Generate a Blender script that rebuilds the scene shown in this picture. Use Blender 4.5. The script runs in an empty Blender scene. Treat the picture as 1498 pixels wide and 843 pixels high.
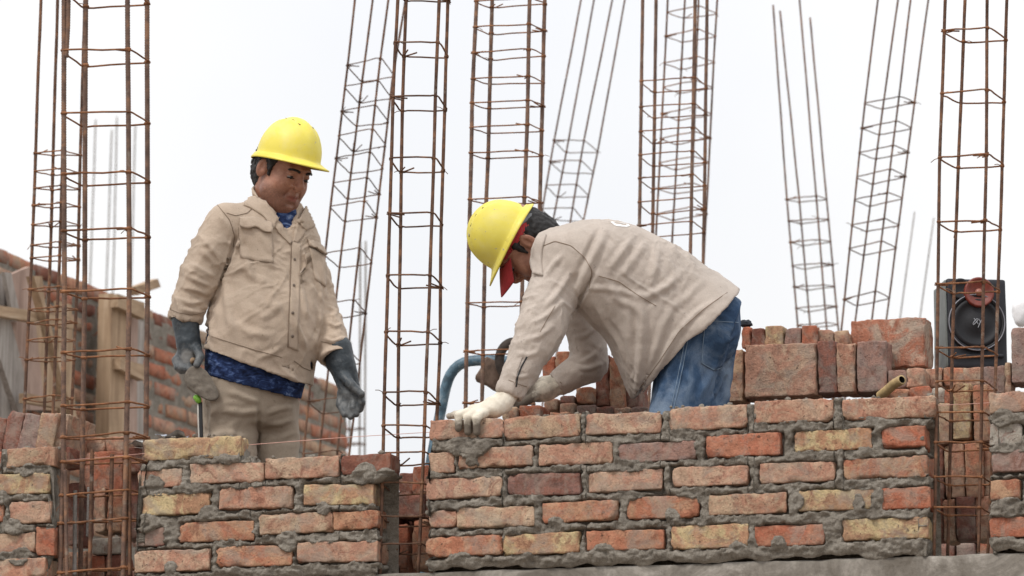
import bpy, math, random
import numpy as np
from mathutils import Vector, Matrix
from mathutils.bvhtree import BVHTree

rad = math.radians
scene = bpy.context.scene
COL = scene.collection

# ------------------------------------------------------------------ camera geometry
FPX, CXP, CYP = 6242.0, 749.0, 421.5
YAW, PITCH, DIST = rad(15), rad(11), 13.77
FWD = np.array([-math.sin(YAW)*math.cos(PITCH), math.cos(YAW)*math.cos(PITCH), math.sin(PITCH)])
RGT = np.array([math.cos(YAW), math.sin(YAW), 0.0])
UPV = np.cross(RGT, FWD)
TOW = np.array([math.sin(YAW), -math.cos(YAW), 0.0])      # horizontal, towards the camera
ZUP = np.array([0, 0, 1.0])
CAM = np.array([0, 0, 1.6 + DIST*math.sin(PITCH)]) - DIST*FWD

def ray(px, py):
    return FWD + RGT*(px-CXP)/FPX - UPV*(py-CYP)/FPX
def V(px, py, d):
    """point seen at photo position px,py on the vertical plane Y = d"""
    r = ray(px, py)
    return CAM + r*(d-CAM[1])/r[1]
def VZ(px, py, z):
    r = ray(px, py)
    return CAM + r*(z-CAM[2])/r[2]
def VPL(px, py, p0, n):
    r = ray(px, py)
    return CAM + r*(np.dot(p0-CAM, n)/np.dot(r, n))
def scale_at(p):
    return FPX/np.dot(np.asarray(p)-CAM, FWD)
def proj(p):
    q = np.asarray(p)-CAM
    zc = q@FWD
    return CXP + FPX*(q@RGT)/zc, CYP - FPX*(q@UPV)/zc

cam_data = bpy.data.cameras.new('camera')
cam = bpy.data.objects.new('camera', cam_data)
COL.objects.link(cam)
M = Matrix(((RGT[0], UPV[0], -FWD[0], CAM[0]), (RGT[1], UPV[1], -FWD[1], CAM[1]), (RGT[2], UPV[2], -FWD[2], CAM[2]), (0, 0, 0, 1)))
cam.matrix_world = M
cam_data.sensor_width = 36.0
cam_data.lens = FPX/1498*36
cam_data.clip_end = 3000
cam_data.dof.use_dof = True
cam_data.dof.focus_distance = 14.1
cam_data.dof.aperture_fstop = 5.6
scene.camera = cam

# ------------------------------------------------------------------ noise
_rng = np.random.RandomState(7)
_perm = np.concatenate([_rng.permutation(256)]*3)
_g = _rng.normal(size=(256, 3)); _g /= np.linalg.norm(_g, axis=1)[:, None]
def pn(P):
    P = np.asarray(P, dtype=float).reshape(-1, 3)
    I = np.floor(P).astype(int); f = P-I; I &= 255
    u = f*f*f*(f*(f*6-15)+10)
    out = np.zeros(len(P))
    for dx in (0, 1):
        wx = u[:, 0] if dx else 1-u[:, 0]
        a = _perm[I[:, 0]+dx]
        for dy in (0, 1):
            wy = u[:, 1] if dy else 1-u[:, 1]
            b = _perm[a+I[:, 1]+dy]
            for dz in (0, 1):
                wz = u[:, 2] if dz else 1-u[:, 2]
                h = _perm[b+I[:, 2]+dz]
                out += wx*wy*wz*((_g[h]*(f-np.array([dx, dy, dz]))).sum(1))
    return out*1.6
def fbm(P, oct=4):
    P = np.asarray(P, dtype=float); r = 0; a = 1.0
    for i in range(oct):
        r = r + a*pn(P*(2.03**i)+17.3*i); a *= .5
    return r

# ------------------------------------------------------------------ mesh helpers
def link(name, me, mat=None, parent=None, smooth=True):
    ob = bpy.data.objects.new(name, me)
    COL.objects.link(ob)
    if mat is not None: me.materials.append(mat)
    if parent is not None: ob.parent = parent
    if smooth:
        me.polygons.foreach_set('use_smooth', np.ones(len(me.polygons), dtype=bool))
    return ob
def mesh_np(name, verts, faces):
    me = bpy.data.meshes.new(name)
    if isinstance(faces, np.ndarray):
        nf, k = faces.shape
        me.vertices.add(len(verts)); me.vertices.foreach_set('co', np.asarray(verts, dtype=np.float32).ravel())
        me.loops.add(nf*k); me.loops.foreach_set('vertex_index', faces.astype(np.int32).ravel())
        me.polygons.add(nf); me.polygons.foreach_set('loop_start', np.arange(0, nf*k, k, dtype=np.int32))
        me.update(calc_edges=True); me.validate()
    else:
        me.from_pydata([tuple(v) for v in verts], [], [tuple(f) for f in faces]); me.update()
    return me
def vnormals(v, f):
    f = np.asarray(f)
    n = np.cross(v[f[:, 2]]-v[f[:, 0]], v[f[:, 3]]-v[f[:, 1]]) if f.shape[1] == 4 else np.cross(v[f[:, 1]]-v[f[:, 0]], v[f[:, 2]]-v[f[:, 0]])
    N = np.zeros_like(v)
    for k in range(f.shape[1]): np.add.at(N, f[:, k], n)
    return N/np.maximum(np.linalg.norm(N, axis=1), 1e-12)[:, None]

class MB:
    """collects pieces that end up as ONE mesh object"""
    def __init__(s): s.v = []; s.f = []; s.n = 0; s.a = []
    def add(s, v, f, attr=None):
        s.v.append(np.asarray(v, dtype=float)); k = s.n
        s.f += [tuple(int(i)+k for i in q) for q in f]
        s.n += len(v)
        if attr is not None: s.a += [attr]*len(f)
        return s
    def build(s, name, mat, parent=None, smooth=True, attr=None):
        me = mesh_np(name, np.concatenate(s.v), s.f)
        if s.a:
            for j, nm in enumerate(('tone', 'patch')):
                at = me.attributes.new(nm, 'FLOAT_COLOR', 'FACE')
                at.data.foreach_set('color', np.array([c for q in s.a for c in (*q[j], q[2+j])], dtype=np.float32))
        ob = link(name, me, mat, parent, smooth)
        return ob

def tube(pts, r, n=8, closed=False, cap=True):
    P = np.asarray(pts, dtype=float); m = len(P)
    R = np.full(m, r) if np.isscalar(r) else np.asarray(r)
    if closed: T = np.roll(P, -1, 0)-np.roll(P, 1, 0)
    else:
        T = np.gradient(P, axis=0)
    T /= np.maximum(np.linalg.norm(T, axis=1), 1e-9)[:, None]
    ref = np.array([0.3, 1, .2]) if abs(T[0][1]) < .9 else np.array([1., 0, .2])
    a = np.cross(T[0], ref); a /= np.linalg.norm(a)
    rings = []
    ang = np.arange(n)*2*math.pi/n
    for i in range(m):
        a = a-T[i]*np.dot(a, T[i]); a /= np.linalg.norm(a); b = np.cross(T[i], a)
        rings.append(P[i]+R[i]*(np.cos(ang)[:, None]*a+np.sin(ang)[:, None]*b))
    v = np.concatenate(rings); f = []
    for i in range(m if closed else m-1):
        j = (i+1) % m
        for k in range(n):
            f.append((i*n+k, i*n+(k+1) % n, j*n+(k+1) % n, j*n+k))
    if cap and not closed:
        f.append(tuple(range(n-1, -1, -1))); f.append(tuple((m-1)*n+k for k in range(n)))
    return v, f
def polyline(pts, n):
    P = np.asarray(pts, dtype=float); s = np.concatenate([[0], np.cumsum(np.linalg.norm(np.diff(P, axis=0), axis=1))])
    t = np.linspace(0, s[-1], n)
    return np.stack([np.interp(t, s, P[:, k]) for k in range(P.shape[1])], 1)

def _rng2(seed):
    r = random.Random(seed*17+3); return [r.uniform(-.9, .9) for _ in range(3)]
_topo = {}
def cube_topo(nx, ny, nz):
    key = (nx, ny, nz)
    if key in _topo: return _topo[key]
    idx = {}; vs = []; fs = []
    def vid(i, j, k):
        q = (i, j, k)
        if q not in idx: idx[q] = len(vs); vs.append((i/nx-.5, j/ny-.5, k/nz-.5))
        return idx[q]
    for i in range(nx):
        for j in range(ny):
            fs.append((vid(i, j, 0), vid(i, j+1, 0), vid(i+1, j+1, 0), vid(i+1, j, 0)))
            fs.append((vid(i, j, nz), vid(i+1, j, nz), vid(i+1, j+1, nz), vid(i, j+1, nz)))
    for i in range(nx):
        for k in range(nz):
            fs.append((vid(i, 0, k), vid(i+1, 0, k), vid(i+1, 0, k+1), vid(i, 0, k+1)))
            fs.append((vid(i, ny, k), vid(i, ny, k+1), vid(i+1, ny, k+1), vid(i+1, ny, k)))
    for j in range(ny):
        for k in range(nz):
            fs.append((vid(0, j, k), vid(0, j, k+1), vid(0, j+1, k+1), vid(0, j+1, k)))
            fs.append((vid(nx, j, k), vid(nx, j+1, k), vid(nx, j+1, k+1), vid(nx, j, k+1)))
    _topo[key] = (np.array(vs), fs)
    return _topo[key]
def rough_box(size, seed=0, res=.012, rnd=.006, amp=.0022, chip=.008, rot=None):
    sx, sy, sz = size
    n = [max(2, int(round(s/res))) for s in size]
    v, f = cube_topo(*n)
    h = np.array(size)/2
    # denser near the edges
    w = np.sign(v)*.5*(1-(1-2*np.abs(v))**1.5)
    p = w*2*h
    r = min(rnd, .45*min(h)); inner = np.clip(p, -(h-r), h-r)
    d = p-inner; L = np.linalg.norm(d, axis=1); m = L > 1e-9
    p[m] = inner[m]+d[m]*(r/np.maximum(L[m], 1e-9))[:, None]
    nrm = p/np.maximum(h, 1e-6); nrm = np.sign(nrm)*np.abs(nrm)**6; nrm /= np.maximum(np.linalg.norm(nrm, axis=1), 1e-9)[:, None]
    off = np.array([seed*3.71 % 97, seed*1.37 % 89, seed*5.11 % 83])
    dd = amp*fbm(p*38+off, 3)
    e = np.sort(np.abs(p)/h, axis=1)[:, 1]          # closeness to an edge
    c = np.clip(fbm(p*16+off+40, 2)-.25, 0, 1)*np.clip((e-.75)/.25, 0, 1)
    dd = dd-chip*c
    if chip > .01:      # hand-moulded clay: slightly skewed blocks with battered corners
        sk = _rng2(seed); p = p*(1+sk[0]*p[:, [2, 0, 1]][:, ::-1]*np.array([.9, 0, 1.6]))
        cb = np.clip(np.abs(p/h)-.70, 0, 1).prod(1)/.027; p = p*(1-.05*np.clip(cb*2, 0, 1)*np.clip(.4+2*fbm(p*9+off, 2), 0, 1.6))[:, None]
    p = p+nrm*dd[:, None]+.0022*np.stack([pn(p*7+off+s) for s in (3, 9, 15)], 1)*np.array([1, 1, 1])
    if rot is not None: p = p@np.asarray(rot).T
    return p, f
def rotm(ax=0, ay=0, az=0):
    return np.array(Matrix.Rotation(az, 3, 'Z')@Matrix.Rotation(ay, 3, 'Y')@Matrix.Rotation(ax, 3, 'X'))

def tag(o, label=None, cat=None, group=None, kind=None):
    if label and len(label.split()) > 16: print('LONG', len(label.split()), label)
    if label: o['label'] = label
    if cat: o['category'] = cat
    if group: o['group'] = group
    if kind: o['kind'] = kind
    return o
def empty(name, loc=(0, 0, 0)):
    o = bpy.data.objects.new(name, None); COL.objects.link(o); o.empty_display_size = .1
    o['_base'] = tuple(float(q) for q in loc)
    return o
def settle():
    """move every Empty to its thing's base while its parts stay where they are"""
    for o in list(bpy.data.objects):
        if '_base' in o:
            b = Vector(o['_base']); del o['_base']
            o.location = b
            for ch in o.children: ch.location = ch.location-b

# ------------------------------------------------------------------ materials
class NT:
    def __init__(s, name):
        s.m = bpy.data.materials.new(name); s.m.use_nodes = True
        s.t = s.m.node_tree; s.b = s.t.nodes['Principled BSDF']
        s.b.inputs['Specular IOR Level'].default_value = .3
    def n(s, typ, **kw):
        q = s.t.nodes.new(typ)
        for k, v in kw.items(): setattr(q, k, v)
        return q
    def l(s, a, b): s.t.links.new(a, b)
    def coord(s, kind='Object'):
        return s.n('ShaderNodeTexCoord').outputs[kind]
    def noise(s, scale, detail=4, rough=.6, vec=None, dist=0):
        q = s.n('ShaderNodeTexNoise'); q.inputs['Scale'].default_value = scale; q.inputs['Detail'].default_value = detail
        q.inputs['Roughness'].default_value = rough; q.inputs['Distortion'].default_value = dist
        s.l(vec if vec is not None else s.coord(), q.inputs['Vector'])
        return q.outputs['Fac']
    def ramp(s, fac, stops):
        q = s.n('ShaderNodeValToRGB'); e = q.color_ramp.elements
        while len(e) < len(stops): e.new(.5)
        for i, (p, c) in enumerate(stops):
            e[i].position = p; e[i].color = (*c, 1) if not np.isscalar(c) else (c, c, c, 1)
        s.l(fac, q.inputs['Fac']); return q.outputs['Color']
    def mix(s, fac, a, b, mode='MIX'):
        q = s.n('ShaderNodeMix', data_type='RGBA', blend_type=mode)
        for i, x in ((0, fac), (6, a), (7, b)):
            if hasattr(x, 'is_linked') or isinstance(x, bpy.types.NodeSocket): s.l(x, q.inputs[i])
            elif i == 0: q.inputs[0].default_value = x
            else: q.inputs[i].default_value = (*x, 1)
        return q.outputs[2]
    def mul(s, a, b, op='MULTIPLY'):
        q = s.n('ShaderNodeMath', operation=op)
        for i, x in ((0, a), (1, b)):
            if isinstance(x, bpy.types.NodeSocket): s.l(x, q.inputs[i])
            else: q.inputs[i].default_value = x
        return q.outputs[0]
    def bump(s, h, strength=.4, dist=.004, prev=None):
        q = s.n('ShaderNodeBump'); q.inputs['Strength'].default_value = strength; q.inputs['Distance'].default_value = dist
        s.l(h, q.inputs['Height'])
        if prev is not None: s.l(prev, q.inputs['Normal'])
        return q.outputs['Normal']
    def out(s, col=None, rough=.8, normal=None, spec=None, metal=None):
        for key, x in (('Base Color', col), ('Roughness', rough), ('Metallic', metal), ('Specular IOR Level', spec)):
            if x is None: continue
            if isinstance(x, bpy.types.NodeSocket): s.l(x, s.b.inputs[key])
            elif key == 'Base Color': s.b.inputs[key].default_value = (*x, 1)
            else: s.b.inputs[key].default_value = x
        if normal is not None: s.l(normal, s.b.inputs['Normal'])
        return s.m

def mat_brick(name='brick_clay'):
    t = NT(name)
    a = t.n('ShaderNodeAttribute', attribute_name='tone'); b = t.n('ShaderNodeAttribute', attribute_name='patch')
    P = t.coord()
    n1 = t.noise(11, 6, .68, P, .9)
    f = t.mul(t.ramp(n1, [(.44, 0.), (.56, 1.)]), b.outputs['Alpha'])
    c = t.mix(f, a.outputs['Color'], b.outputs['Color'])
    c = t.mix(.9, c, t.ramp(t.noise(26, 6, .72, P, .4), [(.3, .62), (.5, 1.), (.72, 1.22)]), 'MULTIPLY')
    c = t.mix(.8, c, t.ramp(t.noise(130, 5, .75, P), [(.28, .55), (.5, 1.), (.75, 1.22)]), 'MULTIPLY')
    c = t.mix(t.mul(t.ramp(t.noise(14, 6, .75, P, 1.4), [(.54, 0.), (.62, 1.)]), .6), c, (.19, .085, .06))   # darker fired streaks
    c = t.mix(t.mul(t.ramp(t.noise(75, 3, .55, P, .5), [(.64, 0.), (.71, 1.)]), .8), c, (.07, .045, .035))     # burnt pits
    c = t.mix(t.mul(t.ramp(t.noise(8, 6, .72, P, .8), [(.48, 0.), (.60, 1.)]), .55), c, (.33, .28, .235))       # dried mortar film
    h = t.mix(.45, t.noise(150, 5, .75, P), t.noise(34, 5, .68, P, .5))
    return t.out(c, .95, t.bump(h, 1., .010), spec=.1)
def mat_mortar():
    t = NT('mortar'); P = t.coord()
    mp = t.n('ShaderNodeMapping'); t.l(P, mp.inputs['Vector']); mp.inputs['Scale'].default_value = (.45, 1, 1.2)
    c = t.ramp(t.noise(26, 6, .7, mp.outputs[0], .5), [(.3, (.17, .15, .125)), (.5, (.30, .268, .228)), (.72, (.42, .385, .335))])
    c = t.mix(.8, c, t.ramp(t.noise(170, 4, .75, P), [(.3, .58), (.6, 1.14)]), 'MULTIPLY')
    c = t.mix(t.mul(t.ramp(t.noise(6, 5, .65, P), [(.5, 0.), (.66, 1.)]), .55), c, (.15, .128, .105))
    c = t.mix(t.mul(t.ramp(t.noise(13, 5, .7, P, .6), [(.58, 0.), (.7, 1.)]), .5), c, (.40, .36, .31))
    h = t.mix(.5, t.noise(210, 5, .8, P), t.noise(60, 6, .75, mp.outputs[0], .4))
    sp = t.noise(420, 2, .6, P)
    c = t.mix(t.mul(t.ramp(sp, [(.60, 0.), (.68, 1.)]), .5), c, (.46, .43, .38)); c = t.mix(t.mul(t.ramp(sp, [(.30, 1.), (.38, 0.)]), .5), c, (.09, .078, .065))
    return t.out(c, .97, t.bump(h, 1., .014), spec=.08)
def mat_concrete():
    t = NT('concrete'); P = t.coord()
    c = t.ramp(t.noise(5, 7, .7, P, .8), [(.34, (.135, .117, .098)), (.5, (.225, .203, .177)), (.62, (.36, .33, .295))])
    c = t.mix(.6, c, t.ramp(t.noise(60, 4, .7, P), [(.3, .7), (.6, 1.08)]), 'MULTIPLY')
    h = t.mix(.5, t.noise(90, 5, .7, P), t.noise(18, 5, .65, P))
    return t.out(c, .92, t.bump(h, .7, .008), spec=.15)
def mat_rust(name, dark, mid, light, bump=True):
    t = NT(name); P = t.coord()
    c = t.ramp(t.mul(t.mul(t.noise(34, 5, .75, P), .6), t.mul(t.noise(7, 4, .6, P), .4), 'ADD'), [(.36, dark), (.5, mid), (.62, light)])
    c = t.mix(t.mul(t.ramp(t.noise(16, 4, .7, P), [(.60, 0.), (.68, 1.)]), .5), c, (.30, .26, .22))      # cement splashes
    h = t.noise(240, 3, .6, P)
    return t.out(c, .85, t.bump(h, .4, .002), spec=.2)
def mat_wood(name, a, b, c0, axis='Z', scale=22):
    t = NT(name); P = t.coord()
    mp = t.n('ShaderNodeMapping'); t.l(P, mp.inputs['Vector'])
    s = {'X': (.06, 1, 1), 'Y': (1, .06, 1), 'Z': (1, 1, .06)}[axis]
    mp.inputs['Scale'].default_value = s
    n1 = t.noise(scale, 6, .65, mp.outputs[0], 1.2)
    c = t.ramp(n1, [(.32, a), (.52, b), (.70, c0)])
    c = t.mix(.6, c, t.ramp(t.noise(8, 4, .6, P), [(.3, .72), (.62, 1.08)]), 'MULTIPLY')
    return t.out(c, .85, t.bump(n1, .3, .004), spec=.2)
def mat_cloth(name, col, dirt, dark=.75, weave=900, wr=.35, dirtpos=(.52, .70), dirtamt=.5):
    t = NT(name); P = t.coord()
    big = t.noise(5, 5, .6, P, .3)
    c = t.mix(1., col, t.ramp(big, [(.3, dark), (.6, 1.06)]), 'MULTIPLY')
    c = t.mix(t.mul(t.ramp(t.noise(11, 6, .68, P, .6), [(dirtpos[0], 0.), (dirtpos[1], 1.)]), dirtamt), c, dirt)
    c = t.mix(t.mul(t.ramp(t.noise(48, 4, .6, P, .3), [(.67, 0.), (.73, 1.)]), .55), c, tuple(q*.55 for q in dirt))     # specks of mortar
    c = t.mix(.5, c, t.ramp(t.noise(weave*.3, 2, .5, P), [(.3, .84), (.7, 1.1)]), 'MULTIPLY')
    mp = t.n('ShaderNodeMapping'); t.l(P, mp.inputs['Vector']); mp.inputs['Rotation'].default_value = (.3, .6, .2); mp.inputs['Scale'].default_value = (1, 1, .45)
    h = t.mix(.55, t.noise(30, 4, .55, mp.outputs[0], 1.4), t.noise(weave*.5, 2, .5, P))
    b = t.bump(h, wr, .009)
    t.b.inputs['Sheen Weight'].default_value = .15
    return t.out(c, .92, b, spec=.1)
def mat_plain(name, col, rough=.5, spec=.4, noise=.15, scale=30, metal=0., bump=.1):
    t = NT(name); P = t.coord()
    c = t.mix(1., col, t.ramp(t.noise(scale, 5, .65, P), [(.3, 1-noise), (.65, 1+noise*.4)]), 'MULTIPLY')
    return t.out(c, rough, t.bump(t.noise(scale*4, 3, .6, P), bump, .002), spec, metal)

MAT = dict(
    brick=mat_brick(), mortar=mat_mortar(), concrete=mat_concrete(),
    rust=mat_rust('rusty_steel', (.055, .032, .024), (.125, .070, .048), (.25, .125, .07)),
    rust_thick=mat_rust('rusty_ribbed_steel', (.075, .050, .042), (.155, .100, .078), (.28, .155, .095)),
    stirrup=mat_rust('rusty_stirrup_wire', (.085, .040, .022), (.21, .095, .048), (.36, .17, .085)),
    stirrup_dark=mat_rust('dark_stirrup_wire', (.055, .032, .024), (.125, .068, .044), (.24, .12, .065)),
    grey_bar=mat_rust('grey_steel', (.16, .145, .135), (.26, .24, .225), (.36, .33, .31)),
    wood_tan=mat_wood('tan_timber', (.25, .165, .105), (.41, .29, .19), (.50, .38, .27)),
    wood_tan_h=mat_wood('tan_timber_lengthwise', (.25, .165, .105), (.41, .29, .19), (.50, .38, .27), 'Y'),
    wood_grey=mat_wood('grey_timber', (.24, .21, .19), (.38, .345, .315), (.50, .46, .43)),
    wood_pink=mat_wood('pinkish_timber', (.28, .19, .155), (.40, .285, .235), (.48, .36, .30)),
)

# ------------------------------------------------------------------ world and sun
SUN_DIR = -RGT*.55 + TOW*.55 + ZUP*1.0
SUN_DIR = SUN_DIR/np.linalg.norm(SUN_DIR)
sun_el = math.asin(SUN_DIR[2]); sun_az = math.atan2(SUN_DIR[0], SUN_DIR[1])
w = bpy.data.worlds.new('World'); scene.world = w; w.use_nodes = True
nt = w.node_tree; bg = nt.nodes['Background']
sky = nt.nodes.new('ShaderNodeTexSky'); sky.sky_type = 'NISHITA'; sky.sun_disc = False
sky.sun_elevation = sun_el; sky.sun_rotation = sun_az; sky.dust_density = 4; sky.air_density = 1
SKY_STRENGTH = .10
tc = nt.nodes.new('ShaderNodeTexCoord')
sep = nt.nodes.new('ShaderNodeSeparateXYZ'); nt.links.new(tc.outputs['Generated'], sep.inputs[0])
mr = nt.nodes.new('ShaderNodeMapRange'); nt.links.new(sep.outputs['Z'], mr.inputs[0])
mr.inputs[1].default_value = 0; mr.inputs[2].default_value = 1; mr.inputs[3].default_value = CLOUD_LOW = .91; mr.inputs[4].default_value = CLOUD_TOP = 1.55
# overcast cloud deck: brighter overhead than at the horizon, with soft uneven patches
nz = nt.nodes.new('ShaderNodeTexNoise'); nz.inputs['Scale'].default_value = 4.5; nz.inputs['Detail'].default_value = 5; nz.inputs['Roughness'].default_value = .45
nt.links.new(tc.outputs['Generated'], nz.inputs['Vector'])
cr = nt.nodes.new('ShaderNodeValToRGB'); e = cr.color_ramp.elements
e[0].position = .38; e[0].color = (.95, .96, .985, 1); e[1].position = .56; e[1].color = (1.04, 1.035, 1.03, 1)
nt.links.new(nz.outputs['Fac'], cr.inputs['Fac'])
vm = nt.nodes.new('ShaderNodeVectorMath'); vm.operation = 'SCALE'
nt.links.new(cr.outputs['Color'], vm.inputs[0]); nt.links.new(mr.outputs[0], vm.inputs['Scale'])
vs = nt.nodes.new('ShaderNodeVectorMath'); vs.operation = 'SCALE'; vs.inputs['Scale'].default_value = 1/SKY_STRENGTH
nt.links.new(vm.outputs[0], vs.inputs[0])
mx = nt.nodes.new('ShaderNodeMix'); mx.data_type = 'RGBA'; mx.inputs[0].default_value = .92
nt.links.new(sky.outputs[0], mx.inputs[6]); nt.links.new(vs.outputs[0], mx.inputs[7])
nt.links.new(mx.outputs[2], bg.inputs['Color']); bg.inputs['Strength'].default_value = SKY_STRENGTH

sd = bpy.data.lights.new('sun', 'SUN'); sd.energy = 1.9; sd.angle = rad(12); sd.color = (1, .96, .9)
so = bpy.data.objects.new('sun', sd); COL.objects.link(so)
so.rotation_euler = Vector(SUN_DIR).to_track_quat('Z', 'Y').to_euler(); so.location = (0, 0, 30)
scene.view_settings.view_transform = 'Standard'; scene.view_settings.look = 'None'
scene.view_settings.exposure = 0; scene.view_settings.gamma = 1; scene.view_settings.use_curve_mapping = False

# ------------------------------------------------------------------ setting
BEAM_Z = V(650, 830, 0)[2]
FLOOR_Z = BEAM_Z-.10
def ground_mat():
    t = NT('bare_earth'); P = t.coord()
    c = t.ramp(t.noise(.8, 6, .6, P), [(.3, (.20, .16, .125)), (.7, (.33, .28, .23))])
    return t.out(c, .95, t.bump(t.noise(6, 6, .7, P), .6, .03))
me = mesh_np('ground', [(-900, -900, 0), (900, -900, 0), (900, 900, 0), (-900, 900, 0)], [(0, 1, 2, 3)])
tag(link('ground', me, ground_mat(), smooth=False), kind='structure')
m = MB(); v, f = rough_box((9.4, 24, .18), 3, .3, .01, .004, 0); m.add(v+np.array([.1, 12.2, FLOOR_Z-.09]), f)
tag(m.build('floor', MAT['concrete'], smooth=False), kind='structure')
m = MB(); v, f = rough_box((6.4, .30, .40), 5, .035, .012, .004, .012)
m.add(v+np.array([.1, .162, BEAM_Z-.20]), f)
beam = m.build('concrete_beam', MAT['concrete'])
tag(beam, 'rough grey concrete beam running under the front brick walls', 'beam')
def lump(c, size, seed, amp=.3, n=20):
    vs = []; fs = []
    for i in range(n+1):
        for j in range(n):
            a = math.pi*i/n; b = 2*math.pi*j/n
            vs.append((math.sin(a)*math.cos(b), math.sin(a)*math.sin(b), math.cos(a)))
    d = np.array(vs); d = d*(1+amp*fbm(d*1.7+seed, 3))[:, None]*np.array(size)
    for i in range(n):
        for j in range(n): fs.append((i*n+j, (i+1)*n+j, (i+1)*n+(j+1) % n, i*n+(j+1) % n))
    return d+np.asarray(c), fs
# ------------------------------------------------------------------ front brick walls
TONE_OLD = dict(   # tone, patch colour, how much of the patch shows
    r=((.47, .155, .08), (.52, .27, .16), .35), o=((.50, .20, .105), (.56, .36, .20), .45), s=((.53, .27, .175), (.55, .36, .24), .6),
    y=((.50, .27, .15), (.62, .47, .17), .95), t=((.53, .35, .22), (.48, .24, .15), .5), d=((.30, .13, .09), (.22, .13, .11), .6),
    p=((.38, .24, .20), (.30, .21, .19), .8), k=((.24, .095, .065), (.40, .17, .10), .4), w=((.48, .42, .36), (.36, .30, .27), .7))
TONE = dict(
    r=((.40, .140, .085), (.47, .25, .165), .5), o=((.42, .180, .112), (.50, .34, .22), .6), s=((.44, .235, .165), (.51, .37, .265), .8),
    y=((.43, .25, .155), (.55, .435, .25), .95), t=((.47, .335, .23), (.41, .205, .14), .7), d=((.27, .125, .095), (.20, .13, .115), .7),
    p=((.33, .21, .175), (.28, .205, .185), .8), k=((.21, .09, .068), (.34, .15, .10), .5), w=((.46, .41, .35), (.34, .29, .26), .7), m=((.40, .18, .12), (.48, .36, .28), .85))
def tone(code, rs):
    a, b, amt = TONE[code]
    j = 1+rs.uniform(-.12, .1); h = rs.uniform(-.05, .05)
    a = (min(a[0]*j, .8), a[1]*j*(1+h), a[2]*j*(1+1.5*h))
    return (a, b, 1.0, max(0, min(1, amt+rs.uniform(-.2, .2))))

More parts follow.
